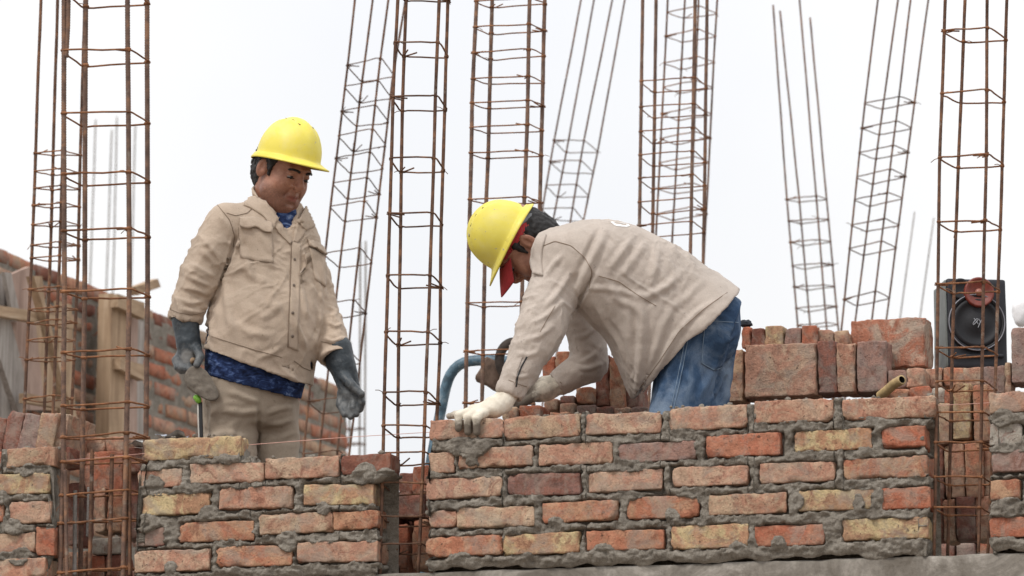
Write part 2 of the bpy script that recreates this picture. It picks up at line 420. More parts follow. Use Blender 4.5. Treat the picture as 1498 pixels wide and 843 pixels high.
TH = .12
RS = random.Random(11)
def build_wall(name_label, bricks, zb, blobs=(), extra_cov=0.0, seed=0, virtual=()):
    """bricks: (x0,x1,ytop,ybot,tone) in photo pixels on the plane Y=0"""
    root = empty('brick_wall')
    B = []
    for (x0, x1, yt, yb, c) in list(bricks)+list(virtual):
        xm = (x0+x1)/2; ym = (yt+yb)/2
        a = V(x0, ym, 0); b = V(x1, ym, 0); t = V(xm, yt, 0)[2]; u = V(xm, yb, 0)[2]
        B.append((a[0], b[0], u, t, c))
    mb = MB()
    for i, (x0, x1, z0, z1, c) in enumerate(B[:len(bricks)]):
        rs = random.Random(seed*1000+i)
        dy = rs.uniform(-.006, .004)
        v, f = rough_box((x1-x0, TH, z1-z0), seed*100+i, .0090, .0030, .0036, .022, rotm(rs.uniform(-.05, .05), rs.uniform(-.016, .016), rs.uniform(-.025, .025)))
        mb.add(v+np.array([(x0+x1)/2, TH/2+dy, (z0+z1)/2]), f, tone(c, rs))
    xl = min(b[0] for b in B); xr = max(b[1] for b in B)
    root['_base'] = ((xl+xr)/2, TH/2, zb)
    bo = mb.build('bricks', MAT['brick'], root)
    # mortar: a sheet wrapped round front and both ends, bulging from the joints and smeared over brick edges
    st = .0042
    ys = np.arange(TH-.01, 0, -st*1.6)
    path = [(xl, y, -1, 0) for y in ys]+[(min(x, xr), 0, 0, -1) for x in np.arange(xl, xr+st, st)]+[(xr, y, 1, 0) for y in ys[::-1]]
    path = np.array(path); nu = len(path)
    ztop = np.full(nu, zb+.01)
    top = []
    for k in range(nu):
        x = path[k, 0]
        cand = [b for b in B if b[0]-.001 <= x <= b[1]+.001]
        near = [b for b in B if b[0]-.04 <= x <= b[1]+.04]
        zt = max([.5*(b[2]+b[3]) for b in cand], default=zb)
        zn = max([b[3]-.012 for b in near if b[3] > zt], default=zb) if near else zb
        inside_top = cand and max(cand, key=lambda b: b[3])
        if not cand or (near and max(b[3] for b in near) > inside_top[3]+.03):
            # joint between two top bricks rises nearly to their top, a free step does not
            l = [b for b in B if b[1] <= x+.001 and x-b[1] < .05 and b[3] > zt+.04]; r = [b for b in B if b[0] >= x-.001 and b[0]-x < .05 and b[3] > zt+.04]
            zt = min(max(b[3] for b in l), max(b[3] for b in r))+.002 if l and r else max(zt, max([b[3] for b in cand], default=zb)+.012)
        ztop[k] = zt
    ztop += .014*pn(np.stack([path[:, 0]*30, path[:, 1]*30, np.full(nu, seed+.3)], 1))
    nz_ = int((max(ztop)-zb)/st)+1
    tt = np.linspace(0, 1, nz_)
    zbot = zb+.016*fbm(np.stack([path[:, 0]*9, path[:, 1]*9, np.full(nu, seed+5.3)], 1), 4)-.006
    Z = zbot[:, None]+(ztop-zbot)[:, None]*tt[None, :]
    # the ends step in and out with the courses
    zs = np.linspace(zb-.05, max(ztop)+.05, 160); XL = np.full(160, np.nan); XR = np.full(160, np.nan)
    for q_, zz in enumerate(zs):
        il = [b[0] for b in B if b[2] <= zz <= b[3] and b[0] < xl+.09]; ir = [b[1] for b in B if b[2] <= zz <= b[3] and b[1] > xr-.09]
        if il: XL[q_] = min(il)+.002
        if ir: XR[q_] = max(ir)-.002
    ok = ~np.isnan(XL); XL = np.interp(zs, zs[ok], XL[ok])
    ok = ~np.isnan(XR); XR = np.interp(zs, zs[ok], XR[ok])
    zl = np.interp(Z, zs, XL); zr = np.interp(Z, zs, XR)
    uu = (path[:, 0]-xl)/(xr-xl)
    wl = np.clip(1-(path[:, 0]-xl)/.10, 0, 1)[:, None]; wr_ = np.clip(1-(xr-path[:, 0])/.10, 0, 1)[:, None]
    X = np.repeat(path[:, 0][:, None], nz_, 1)
    X = X+(zl-xl)*wl+(zr-xr)*wr_; Y = np.repeat(path[:, 1][:, None], nz_, 1)
    sd_ = np.full(X.shape, 1.0); side = (path[:, 2] != 0)
    Xe = X-path[:, 2][:, None]*.014
    for (x0, x1, z0, z1, c) in B:
        front = np.maximum(np.maximum(x0-X, X-x1), np.maximum(z0-Z, Z-z1))
        sd_ = np.minimum(sd_, np.where(side[:, None], np.maximum(np.maximum(x0-Xe, Xe-x1), np.maximum(z0-Z, Z-z1)), front))
    side = (path[:, 2] != 0)
    P = np.stack([X, Y, Z], -1).reshape(-1, 3)+seed*7.7
    n1 = fbm(P*17, 4).reshape(X.shape); n2 = fbm(P*55+9, 4).reshape(X.shape); n3 = pn(P*6+31).reshape(X.shape)
    n4 = fbm(P*24+77, 3).reshape(X.shape)
    n5 = fbm(P*np.array([9, 9, 14])+3.3, 4).reshape(X.shape)
    cover = .0030+.0062*np.clip(n5*1.7, -.9, 1.5)+.0030*n2+.0045*np.clip(n3-.12, 0, 1)+extra_cov
    cover = np.clip(cover, -.0035, .018)
    cov_px = np.zeros(X.shape)
    for (bx, by, br, hgt) in blobs:
        c = V(bx, by, 0); q = np.sqrt((X-c[0])**2+(Z-c[2])**2)/br + .35*n1
        g = np.clip(1-q*q, 0, 1)
        cover = np.where(g > 0, np.maximum(cover, g*.05), cover)
        cov_px = np.maximum(cov_px, hgt*np.sqrt(g))
    s2 = sd_+cover
    out = np.clip(s2/.006, 0, 1)                       # 1 in the joint, 0 under the bricks
    n6 = fbm(P*np.array([28, 28, 90])+13, 3).reshape(X.shape)
    lmp = -.002+.007*n2+.013*np.clip(n1+.2, -.9, 1.2)+.004*n6
    lmp = np.where(sd_ < 0, np.maximum(lmp, .0035+.004*n2), lmp)
    groove = -.020*np.exp(-((s2-.004)/.005)**2)*np.clip(-.1+2.2*n4, 0, 1)*(sd_ > -.002)
    off = np.where(out > 0, out*lmp+groove, 0)+(1-out)*(-.028)+cov_px
    off = np.clip(off, -.03, .05)
    lowq = np.clip((Z-zbot[:, None])/.022, 0, 1)**.6; off = np.where(out > 0, off*lowq-.015*(1-lowq), off)
    off[:, -1] = np.where(side, off[:, -1], off[:, -1])
    VX = X+path[:, 2][:, None]*off; VY = Y+path[:, 3][:, None]*off
    vv = np.stack([VX, VY, Z], -1).reshape(-1, 3)
    ii = np.arange(nu-1)[:, None]*nz_+np.arange(nz_-1)[None, :]
    F = np.stack([ii, ii+nz_, ii+nz_+1, ii+1], -1).reshape(-1, 4)
    # lid towards the back
    nt_ = 6; base = len(vv); lid = []
    fr = np.where(~side)[0]
    for k in fr:
        y0 = VY[k, -1]
        for j in range(1, nt_+1):
            y = y0+(TH-.012-y0)*j/nt_
            lid.append((VX[k, -1], y, Z[k, -1]+.005*math.sin(k*.37+j*2.1)*(1 if j < nt_ else .3)))
    lid = np.array(lid); FL = []
    for a in range(len(fr)-1):
        for j in range(nt_):
            g = lambda q, jj: (fr[q]*nz_+nz_-1) if jj == 0 else base+q*nt_+jj-1
            FL.append((g(a, j), g(a+1, j), g(a+1, j+1), g(a, j+1)))
    nb = base+len(lid)
    # back sheet
    back = np.array([(lid[a*nt_+nt_-1][0], TH-.012, zb) for a in range(len(fr))])
    for a in range(len(fr)-1):
        FL.append((base+a*nt_+nt_-1, base+(a+1)*nt_+nt_-1, nb+a+1, nb+a))
    vv = np.concatenate([vv, lid, back]); F = np.concatenate([F, np.array(FL)])
    me = mesh_np('mortar', vv, F)
    mo = link('mortar', me, MAT['mortar'], root)
    # crumbs of mortar and brick left along the top
    rs = random.Random(seed+50); mc = MB()
    fx = [k for k in fr]
    for _ in range(int((xr-xl)*90)):
        k = rs.choice(fx); r = rs.uniform(.0025, .0075)*(1.5 if rs.random() < .12 else 1)
        x = X[k, -1]; covering = [b[3] for b in B[:len(bricks)] if b[0] < x < b[1]]
        zt = max(covering) if covering else Z[k, -1]
        vv2, ff2 = lump((x, rs.uniform(.012, TH-.02), max(zt, Z[k, -1])+r*.35), (r, r, r*.8), rs.uniform(0, 50), .35, 7); mc.add(vv2, ff2)
    mc.build('mortar_crumbs', MAT['mortar'], root)
    tag(root, name_label, 'brick wall')
    return root, B

R_WALL = [
    (737, 849, 607, 640, 't'), (857, 966, 604, 635, 's'), (980, 1092, 593, 627, 's'), (1104, 1219, 585, 618, 's'), (1234, 1366, 580, 611, 's'),
    (627, 664, 662, 691, 's'), (669, 780, 655, 684, 's'), (786, 897, 648, 679, 's'), (905, 1017, 645, 673, 'p'), (1031, 1144, 636, 668, 'r'), (1161, 1277, 628, 658, 'y'), (1290, 1353, 625, 655, 'r'),
    (625, 735, 699, 729, 's'), (740, 851, 692, 724, 'd'), (859, 969, 689, 719, 's'), (983, 1095, 683, 711, 's'), (1110, 1222, 677, 706, 's'), (1233, 1359, 669, 700, 'o'),
    (628, 668, 746, 770, 's'), (672, 780, 741, 771, 't'), (794, 904, 734, 763, 'o'), (917, 1023, 727, 759, 'o'), (1038, 1150, 721, 751, 't'), (1170, 1277, 716, 746, 'y'), (1290, 1360, 713, 744, 'r'),
    (625, 735, 785, 814, 'o'), (737, 848, 780, 810, 'y'), (858, 971, 775, 804, 'o'), (983, 1095, 768, 802, 'y'), (1106, 1204, 767, 797, 'r'), (1233, 1357, 758, 789, 'y')]
wall_r, BR = build_wall('long half-built brick wall in front of the bending worker, bedded in grey mortar', R_WALL, BEAM_Z-.004,
    [(690, 664, .052, .018), (668, 655, .035, .012), (703, 656, .04, .016), (672, 826, .05, .01), (1258, 735, .03, .004), (985, 752, .03, .004), (1215, 770, .03, .006), (976, 608, .018, .008), (853, 613, .018, .012), (1096, 600, .018, .01), (1226, 604, .02, .006),
     (815, 765, .03, .006), (1165, 735, .03, .006), (1140, 790, .03, .01), (625, 745, .03, .012), (880, 815, .05, .012), (1080, 812, .05, .012)], seed=1, virtual=[(629, 735, 613, 641, 's')])
M_WALL = [(212, 350, 638, 669, 'y'),
    (202, 265, 686, 713, 's'), (277, 385, 677, 706, 's'), (388, 497, 668, 698, 's'), (499, 571, 664, 692, 'k'),
    (205, 307, 723, 754, 'y'), (321, 428, 713, 745, 's'), (444, 546, 708, 738, 'y'),
    (199, 241, 772, 799, 'd'), (261, 370, 762, 791, 'o'), (380, 487, 750, 780, 't'), (489, 552, 746, 773, 'o'),
    (198, 307, 805, 836, 's'), (317, 426, 799, 829, 'o'), (433, 553, 793, 823, 's'), (201, 260, 850, 878, 'o'), (272, 380, 845, 873, 's'), (392, 500, 840, 868, 't')]
wall_m, BM = build_wall('half-built brick wall in front of the standing worker, yellowish brick at its left top', M_WALL[:15], V(300, 846, 0)[2],
    [(330, 672, .03, .006), (225, 705, .04, .008), (215, 765, .04, .012), (535, 690, .05, .018), (560, 700, .035, .02), (475, 745, .03, .006), (300, 750, .03, .006), (420, 790, .04, .006), (250, 830, .03, .01)], seed=2)
L_WALL = [(10, 79, 655, 683, 't'), (-60, 2, 662, 688, 'r'), (-40, 74, 694, 724, 'y'), (14, 74, 733, 765, 's'), (-100, 6, 738, 768, 'o'), (-50, 50, 779, 808, 's'), (51, 79, 770, 812, 'r'), (-100, -58, 784, 812, 'd'), (-55, 69, 820, 848, 's'),
          (-100, -66, 664, 690, 's'), (-100, -48, 700, 728, 'd'), (-100, -63, 826, 852, 'o')]
wall_l, BL = build_wall('short end of brick wall left of the thick rebar column at the left edge', L_WALL, V(0, 853, 0)[2], [(40, 690, .03, .01), (5, 728, .03, .01), (20, 775, .04, .01), (30, 815, .04, .01)], seed=3)
F_WALL = [(1446, 1558, 573, 604, 's'), (1571, 1640, 569, 600, 'o'), (1447, 1494, 619, 650, 'w'), (1507, 1620, 614, 644, 's'), (1450, 1542, 659, 690, 'p'), (1555, 1640, 654, 684, 'r'), (1449, 1493, 702, 731, 'o'), (1506, 1625, 698, 727, 't'), (1450, 1560, 754, 784, 'r'), (1573, 1640, 748, 778, 's')]
wall_f, BF = build_wall('brick wall at the right edge with a pale hollow-looking brick in its second course', F_WALL, BEAM_Z-.004, [(1470, 655, .02, .004), (1475, 742, .04, .012), (1470, 610, .04, .008)], seed=4)

# ------------------------------------------------------------------ loose bricks
def loose(px, d, code, label, dep=.12, lean=0, seed=None, yaw=0, name='brick', group='loose bricks stacked behind the wall', tilt=0):
    x0, x1, y0, y1 = px
    xm, ym = (x0+x1)/2, (y0+y1)/2
    c = V(xm, ym, d); s = scale_at(c)
    wdt = (x1-x0)/s/math.cos(rad(12)); h = (y1-y0)/s/.97
    sd = seed if seed is not None else int(x0*7+y0*13)
    rs = random.Random(sd)
    v, f = rough_box((wdt, dep, h), sd, .0095, .0032, .0034, .020, rotm(tilt, rad(lean), rad(yaw)+rs.uniform(-.03, .03)))
    m = MB().add(v, f, tone(code, rs))
    o = m.build(name, MAT['brick'])
    o.location = c+np.array([0, dep/2, 0])
    tag(o, label, 'brick', group)
    return o
laid = loose((627, 737, 613, 641), 0, 's', 'smooth reddish brick under the white gloved hand, at the left end of the top course', .12, group='brick being laid', seed=5)
G = 'bricks stacked behind the long wall'
D = .86
for a in [
    ((1085, 1098, 479, 509), D+.03, 'r', 'narrow red brick end sticking up right behind the blue jeans'),
    ((1099, 1119, 481, 509), D+.03, 'k', 'dark red brick end with a pale spot, left of the yellow brick end'),
    ((1119, 1145, 477, 509), D+.02, 'y', 'yellow brick end standing on the stack right of the jeans'),
    ((1147, 1172, 480, 506), D+.03, 'p', 'grey purple brick end just right of the yellow brick end'),
    ((1173, 1195, 477, 505), D+.02, 'r', 'red brick end right of the grey purple brick end'),
    ((1197, 1219, 482, 504), D+.04, 's', 'pinkish rough brick end left of the round pale stone-like lump'),
    ((1221, 1240, 484, 505), D+.04, 't', 'small pale tan brick end left of the big blotchy brick'),
    ((1057, 1087, 513, 587), D, 't', 'narrow tan brick on edge between the jeans and the wide tan brick'),
    ((1088, 1195, 508, 584), D-.02, 's', 'wide tan brick showing its whole flat face right of the jeans'),
    ((1196, 1224, 502, 577), D-.01, 'd', 'upright dark red brick right of the wide tan brick'),
    ((1225, 1251, 503, 574), D-.02, 's', 'upright tan orange brick right of the upright dark red brick'),
    ((1253, 1297, 503, 576), D-.01, 'p', 'purple grey blotchy brick standing under the big red blotchy brick'),
    ((1244, 1354, 470, 541), D+.12, 'm', 'big red brick with pale blotches topping the stack left of the loudspeaker'),
    ((1298, 1325, 541, 567), D, 'p', 'small purple brick end above the yellow pipe'),
    ((1326, 1352, 539, 567), D, 's', 'brown brick end right of the yellow pipe'),
    ((1354, 1378, 539, 566), D+.1, 's', 'brick end under the left corner of the loudspeaker'),
    ((1380, 1408, 537, 564), D+.1, 'o', 'second brick end from the left under the loudspeaker'),
    ((1409, 1437, 538, 564), D+.1, 's', 'third brick end from the left under the loudspeaker'),
    ((1440, 1469, 534, 574), D+.1, 'p', 'rounded purple brown brick end under the right corner of the loudspeaker'),
    ((1470, 1479, 531, 576), D, 't', 'thin pale brick edge left of the tall brown brick at the right edge'),
    ((1479, 1532, 481, 561), D-.02, 'p', 'tall brown brick standing at the right edge of the photo'),
    ((1330, 1359, 566, 587), D-.1, 'r', 'red brick end right beside the mouth of the yellow pipe'),
    ((1288, 1330, 570, 590), D-.06, 'o', 'flat orange brick under the yellow pipe'),
    ((1362, 1381, 567, 590), .30, 'w', 'cream coloured brick end at the left top of the gap with thin rebar'),
    ((1381, 1393, 570, 591), .30, 'r', 'small red brick end squeezed beside the yellow tan brick in the right gap'),
    ((1394, 1420, 564, 644), .28, 'y', 'upright yellow tan brick standing in the right gap'),
    ((1424, 1447, 563, 644), .28, 'o', 'upright red orange brick on the right side of the right gap'),
    ((1373, 1391, 592, 650), .28, 't', 'upright tan brick under the cream brick end in the right gap'),
    ((1392, 1411, 649, 727), .29, 's', 'long upright salmon brick in the middle tier of the right gap'),
    ((1413, 1438, 645, 724), .28, 'o', 'upright brown orange brick with a dark hole in the middle tier of the right gap'),
    ((1382, 1390, 652, 726), .29, 't', 'sliver of pale brick edge in the middle tier of the right gap'),
    ((1439, 1452, 648, 724), .30, 's', 'brick edge half hidden by the end of the far right wall'),
    ((1362, 1380, 655, 728), .31, 'd', 'dark upright brick half hidden by the end of the long wall'),
    ((1398, 1426, 729, 789), .28, 'd', 'purple brown upright brick in the bottom tier of the right gap'),
    ((1427, 1450, 726, 789), .29, 's', 'upright brick right of the purple brown one in the bottom tier of the right gap'),
    ((1380, 1397, 729, 789), .29, 's', 'narrow brick left of the purple brown one in the bottom tier of the right gap'),
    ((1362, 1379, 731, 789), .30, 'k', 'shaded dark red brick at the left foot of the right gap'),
    # behind the bending worker
    ((892, 915, 519, 594), D, 'o', 'tall orange brick on edge under the belly of the bending worker'),
    ((871, 892, 522, 595), D+.01, 'k', 'tall dark red brick just left of the tall orange brick under the belly'),
    ((893, 915, 508, 519), D+.05, 'r', 'bright red brick corner on top of the tall orange brick'),
    ((842, 868, 567, 590), D-.03, 'o', 'short orange brick end below the bent elbow'),
    ((819, 841, 579, 590), D-.03, 'd', 'small dark brick end left of the short orange brick end below the elbow'),
    ((818, 841, 590, 607), D-.05, 's', 'brick end in the lowest row under the bent elbow'),
    ((844, 870, 593, 608), D-.05, 'p', 'dull brick end in the lowest row below the short orange brick end'),
    ((872, 896, 596, 608), D-.05, 'd', 'brick end in the lowest row below the tall dark red brick'),
    ((898, 922, 596, 607), D-.05, 's', 'brick end in the lowest row below the tall orange brick'),
    ((923, 950, 595, 606), D-.05, 'p', 'brick end in the lowest row at the hanging tip of the shirt'),
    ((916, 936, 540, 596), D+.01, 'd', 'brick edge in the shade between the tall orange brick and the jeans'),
    ((796, 815, 583, 600), D-.04, 's', 'tan brick end with a hole right under the far glove'),
    ((759, 792, 594, 612), .35, 'r', 'red broken brick lying behind the top course below the far glove'),
    ((735, 757, 596, 614), .33, 't', 'small orange brick end beside the cuff of the near white glove'),
    ((797, 832, 603, 615), .5, 'o', 'flat orange brick lying low right of the red broken brick'),
    ((793, 812, 522, 570), D+.06, 'r', 'red brick seen between the two sleeves of the bending worker, left one'),
    ((813, 834, 514, 560), D+.05, 'o', 'red orange brick seen between the two sleeves of the bending worker, right one'),
]:
    loose(*a, group=G)
G = 'bricks stacked in the middle gap'
for a in [
    ((584, 606, 691, 724), .30, 'k', 'rounded dark red brick end, top left of the pile in the middle gap'),
    ((603, 630, 683, 724), .29, 'r', 'rounded red brick, top right of the pile in the middle gap'),
    ((581, 620, 723, 757), .27, 'd', 'smooth purple red brick lying across the pile in the middle gap'),
    ((620, 634, 723, 757), .29, 'k', 'dark brick end beside the purple red brick in the middle gap'),
    ((564, 582, 745, 792), .28, 'k', 'dark red brick on the left side of the middle gap'),
    ((582, 597, 764, 832), .28, 'r', 'upright red brick left of the black slot in the middle gap'),
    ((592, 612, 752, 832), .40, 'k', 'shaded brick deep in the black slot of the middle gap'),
    ((603, 628, 760, 832), .27, 'o', 'upright red orange brick right of the black slot in the middle gap'),
    ((566, 580, 790, 836), .29, 's', 'narrow upright brick at the left foot of the middle gap')]:
    loose(*a, group=G)
G = 'bricks stacked behind the thick rebar column'
for i, a in enumerate([
    ((-16, 6, 608, 662), .22, 'k', 'leaning dark brick cut by the left edge of the photo', .24, 10),
    ((6, 33, 605, 662), .22, 'd', 'dark red brick leaning on end at far left', .24, 11),
    ((29, 57, 606, 662), .21, 'p', 'brown brick leaning on end between a dark red and a tan one', .24, 11),
    ((53, 82, 604, 662), .21, 't', 'tan brick leaning on end behind the top of the left wall', .24, 10),
    ((79, 99, 606, 658), .23, 's', 'pinkish brick leaning on end just left of the thick rebar column', .24, 8),
    ((101, 155, 641, 664), .42, 's', 'pale red brick lying flat behind the thick rebar column'),
    ((155, 180, 639, 662), .40, 's', 'light pink brick end lying flat behind the thick rebar column'),
    ((84, 104, 655, 680), .24, 'k', 'very dark brick end left of the big red brick'),
    ((122, 180, 661, 717), .30, 'r', 'big red brick face standing inside the thick rebar column'),
    ((181, 206, 655, 690), .30, 'k', 'red brick end touching the yellowish brick of the wall'),
    ((138, 154, 714, 778), .30, 's', 'upright salmon brick under the big red brick, left one'),
    ((156, 178, 714, 778), .30, 'o', 'upright salmon orange brick under the big red brick, right one'),
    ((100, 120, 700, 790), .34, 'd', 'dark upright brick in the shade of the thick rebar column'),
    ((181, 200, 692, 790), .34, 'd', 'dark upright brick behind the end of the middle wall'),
    ((134, 175, 786, 810), .29, 'w', 'whitish grey block between the bars of the thick rebar column'),
    ((128, 152, 812, 860), .30, 'r', 'red brown brick under the whitish grey block, left one'),
    ((154, 178, 812, 860), .30, 'k', 'dark red brick under the whitish grey block, right one'),
    ((97, 126, 806, 860), .33, 's', 'brick end at the foot of the thick rebar column')]):
    loose(*a[:4], *(a[4:] if len(a) > 4 else ()), group=G)
# the lower part of the stack, hidden behind the long wall, that carries the bricks above
mb = MB()
z1 = V(1000, 603, D)[2]; xa, xb = V(742, 600, D)[0], V(1560, 600, D)[0]
k = 0
for tier in range(6):
    zz = z1-.118*tier
    if zz-.115 < FLOOR_Z: break
    x = xa
    while x < xb:
        rs = random.Random(k); k += 1
        if not (V(1358, 700, .3)[0]-.1 < x < V(1455, 700, .3)[0]+.06 and False):
            v, f = rough_box((.062, .24, .112), k, .03, .006, .001, .004)
            mb.add(v+np.array([x, D+.15+rs.uniform(-.012, .012), zz-.058]), f, tone(rs.choice('rosdkp'), rs))
        x += .068
stk = mb.build('brick_stack', MAT['brick'])
tag(stk, 'lower rows of the brick stack standing on the floor behind the long wall', 'brick stack')

# ------------------------------------------------------------------ rebar columns
def rib_tube(P, r, n=8, pitch=.009):
    L = np.sum(np.linalg.norm(np.diff(P, axis=0), axis=1)); m = max(8, int(L/pitch*2))
    Q = polyline(P, m)
    R = np.where(np.arange(m) % 2 == 0, r*1.10, r*.90)
    return tube(Q, R, n)
def column(label, cat_group, bars, depths, r, stir, offs, mat='rust', smat='stirrup', rs_r=.0032, ribbed=False, seed=0, foot=None, extra=(), ends=None, hooks=.55, noreach=False):
    """bars: FL,FR,BR,BL pixel polylines; stir: y of the front-left corner of each stirrup; offs(y) -> dy of FR,BR,BL"""
    rs = random.Random(seed)
    root = empty('rebar_column')
    P3 = []
    for k, (pl, d) in enumerate(zip(bars, depths)):
        pl = sorted(pl, key=lambda q: q[1])
        P = np.array([V(x, y, d) for x, y in pl])
        if pl[0][1] <= 2:                                # runs on above the picture
            t = P[0]-P[1]; P = np.concatenate([[P[0]+t/np.linalg.norm(t)*(.35+.1*rs.random())], P])
        if not noreach:
            zt = foot if foot is not None else FLOOR_Z
            if P[-1][2] > zt:
                t = P[-1]-P[-2]; P = np.concatenate([P, [P[-1]+t*(P[-1][2]-zt)/max(-t[2], 1e-6)]])
        P3.append(P)
    base = np.mean([P[-1] for P in P3], 0); root['_base'] = tuple(base)
    for P in P3:
        n = max(6, int(np.linalg.norm(P[-1]-P[0])/.06))
        Q = polyline(P, n)
        Q[1:-1] += .0015*np.stack([pn(Q[1:-1]*3+seed*3.3+j*20) for j in range(3)], 1)
        v, f = rib_tube(Q, r) if ribbed else tube(Q, r*(1+.05*np.sin(np.arange(n)*2.3)), 8)
        MB().add(v, f).build('bar', MAT[mat], root)
    for (pl, d, rr, m2) in extra:
        Q = polyline(np.array([V(x, y, d) for x, y in pl]), 20)
        v, f = rib_tube(Q, rr) if ribbed else tube(Q, rr, 8)
        MB().add(v, f).build('bar', MAT[m2], root)
    px = [sorted(pl, key=lambda q: q[1]) for pl in bars]
    def at(k, y):
        ys = [q[1] for q in px[k]]; xs = [q[0] for q in px[k]]
        if y > ys[-1]: x = xs[-1]+(xs[-1]-xs[-2])/(ys[-1]-ys[-2])*(y-ys[-1])
        elif y < ys[0]: x = xs[0]+(xs[1]-xs[0])/(ys[1]-ys[0])*(y-ys[0])
        else: x = np.interp(y, ys, xs)
        return V(x, y, depths[k])
    for y in stir:
        o = offs(y)
        j = [rs.uniform(-1.5, 1.5) for _ in range(4)]
        c = [at(0, y+j[0]*.4), at(1, y+o[0]+j[1]), at(2, y+o[1]+j[2]), at(3, y+o[2]+j[3])]
        cen = np.mean(c, 0); e = r+rs_r
        c = [q+(q-cen)/np.linalg.norm(q-cen)*e*1.25 for q in c]
        loop = []
        for k in range(4):
            a, b, p = c[k-1], c[(k+1) % 4], c[k]
            da = (a-p)/np.linalg.norm(a-p); db = (b-p)/np.linalg.norm(b-p); q = min(.016, .2*np.linalg.norm(b-p))
            loop += [p+da*q, p+(da+db)*q*.22, p+db*q]
            for s in (.3, .6, .85):
                loop.append(p+(b-p)*s+np.array([0, 0, rs.uniform(-.002, .002)]))
        m = MB()
        v, f = tube(np.array(loop), rs_r, 6, closed=True); m.add(v, f)
        kk = rs.randrange(4)
        if rs.random() < hooks*1.6:                       # bent hook ends
            p = c[kk]; inn = (cen-p)/np.linalg.norm(cen-p)
            ln = .055
            for q in (-1, 1):
                dv = inn+q*.35*np.cross(inn, ZUP)
                tip = p+dv*ln+np.array([0, 0, rs.uniform(.0, .012)])
                v, f = tube(np.array([p+np.array([0, 0, q*rs_r]), p+dv*ln*.5, tip]), rs_r*.9, 6); m.add(v, f)
        for k in range(4):                                # tie wire knots
            if rs.random() < .8:
                b = at(k, y+(0 if k == 0 else o[k-1])); 
                v, f = tube(np.array([b+np.array([0, 0, -rs_r*1.6]), b, b+np.array([0, 0, rs_r*1.6])]), np.array([r*1.05, r*1.45, r*1.1]), 8); m.add(v, f)
                if rs.random() < .4:
                    an = rs.uniform(0, 6.28); dv = np.array([math.cos(an), math.sin(an), rs.uniform(-.3, .6)])
                    v, f = tube(np.array([b, b+dv*.018, b+dv*.03+np.array([0, 0, -.006])]), .0013, 5); m.add(v, f)
        m.build('stirrup', MAT[smat], root)
    tag(root, label, 'rebar column', cat_group)
    return root
def lerp_off(y0, a, y1, b):
    def f(y):
        t = (y-y0)/(y1-y0)
        return [p+(q-p)*t for p, q in zip(a, b)]
    return f
GR = 'rebar cages standing up for concrete columns'
FOOT = BEAM_Z-.02
column('thick ribbed rebar column in front at the left, with starter bars and rusty orange stirrups', GR,
    [[(93.5, 0), (94, 400), (93, 640), (88, 840)], [(186.4, 0), (189, 400), (188.6, 480), (185, 640), (180, 840)], [(215, 0), (216, 440), (213.5, 640), (199, 840)], [(125.7, 0), (124, 400), (121, 640), (117, 840)]],
    [.035, .05, .20, .185], .0085, [-15, 73.5, 166, 255, 338, 427, 516, 594, 640, 676, 725, 766, 838], lerp_off(73, (-1, 18, 22), 640, (-6, 1, 4)),
    mat='rust_thick', ribbed=True, seed=1, foot=V(100, 870, 0)[2], rs_r=.0034,
    extra=[([(101, -40), (99.5, 40), (97, 84)], .035, .0075, 'rust_thick'), ([(135, 658), (131, 842)], .06, .0068, 'rust'), ([(164, 665), (160, 842)], .05, .0072, 'rust'), ([(95, 688), (98, 842)], .03, .0068, 'rust_thick'),
           ([(110, 718), (109, 842)], .10, .007, 'grey_bar'), ([(130, 713), (128, 785)], .12, .0055, 'grey_bar'), ([(189, 672), (190, 842)], .06, .0068, 'rust')])
column('slender rebar column behind the thick one at the left, with closely spaced rusty stirrups', GR,
    [[(60, 0), (48, 340), (35.6, 601)], [(97, 0), (88, 358), (77.6, 596)], [(124, 0), (117.6, 228), (113.8, 398), (104, 614)], [(84.4, 0), (74.7, 340), (64.8, 596)]],
    [1.7, 1.73, 1.9, 1.87], .0062, [224, 251, 275, 301, 329, 359, 378, 424, 453, 473, 498, 527, 584], lerp_off(224, (-4, 3, 4), 584, (-5, -1, 3)), seed=2, rs_r=.0026, foot=FLOOR_Z)
column('leaning thin rebar column right behind the standing worker', GR,
    [[(519, 0), (508.8, 96), (487.4, 270), (458, 520), (444, 668)], [(568, 0), (556, 88), (521.6, 398), (493, 668)], [(593, 0), (575, 111), (543, 384), (514, 640)], [(545, 0), (530, 118), (498, 380), (479, 551), (467, 668)]],
    [3.4, 3.43, 3.62, 3.58], .0048, [96, 127, 163, 199, 232, 269, 303, 372, 447, 520, 587, 665], lerp_off(96, (-9, 17, 22), 600, (-6, 10, 18)), seed=3, rs_r=.0026, smat='stirrup_dark')
column('straight rebar column standing in the gap between the two front walls', GR,
    [[(582, 0), (575, 142), (570.5, 313), (565, 486), (561, 623), (556, 836)], [(642.6, 0), (637, 145), (632, 313), (626, 486), (621, 623), (614, 800), (612, 836)], [(655, 0), (651, 159), (645, 331), (644, 501), (640, 592), (633, 800)], [(594, 0), (588.5, 164), (586, 334), (583, 503), (582, 676), (579, 810)]],
    [.035, .045, .16, .15], .0058, [-22, 62, 142, 232, 313, 403, 486, 575, 623, 663, 707, 755, 797], lerp_off(62, (0, 21, 21), 707, (0, 13, 16)), seed=4, rs_r=.0030, foot=FOOT, smat='stirrup_dark')
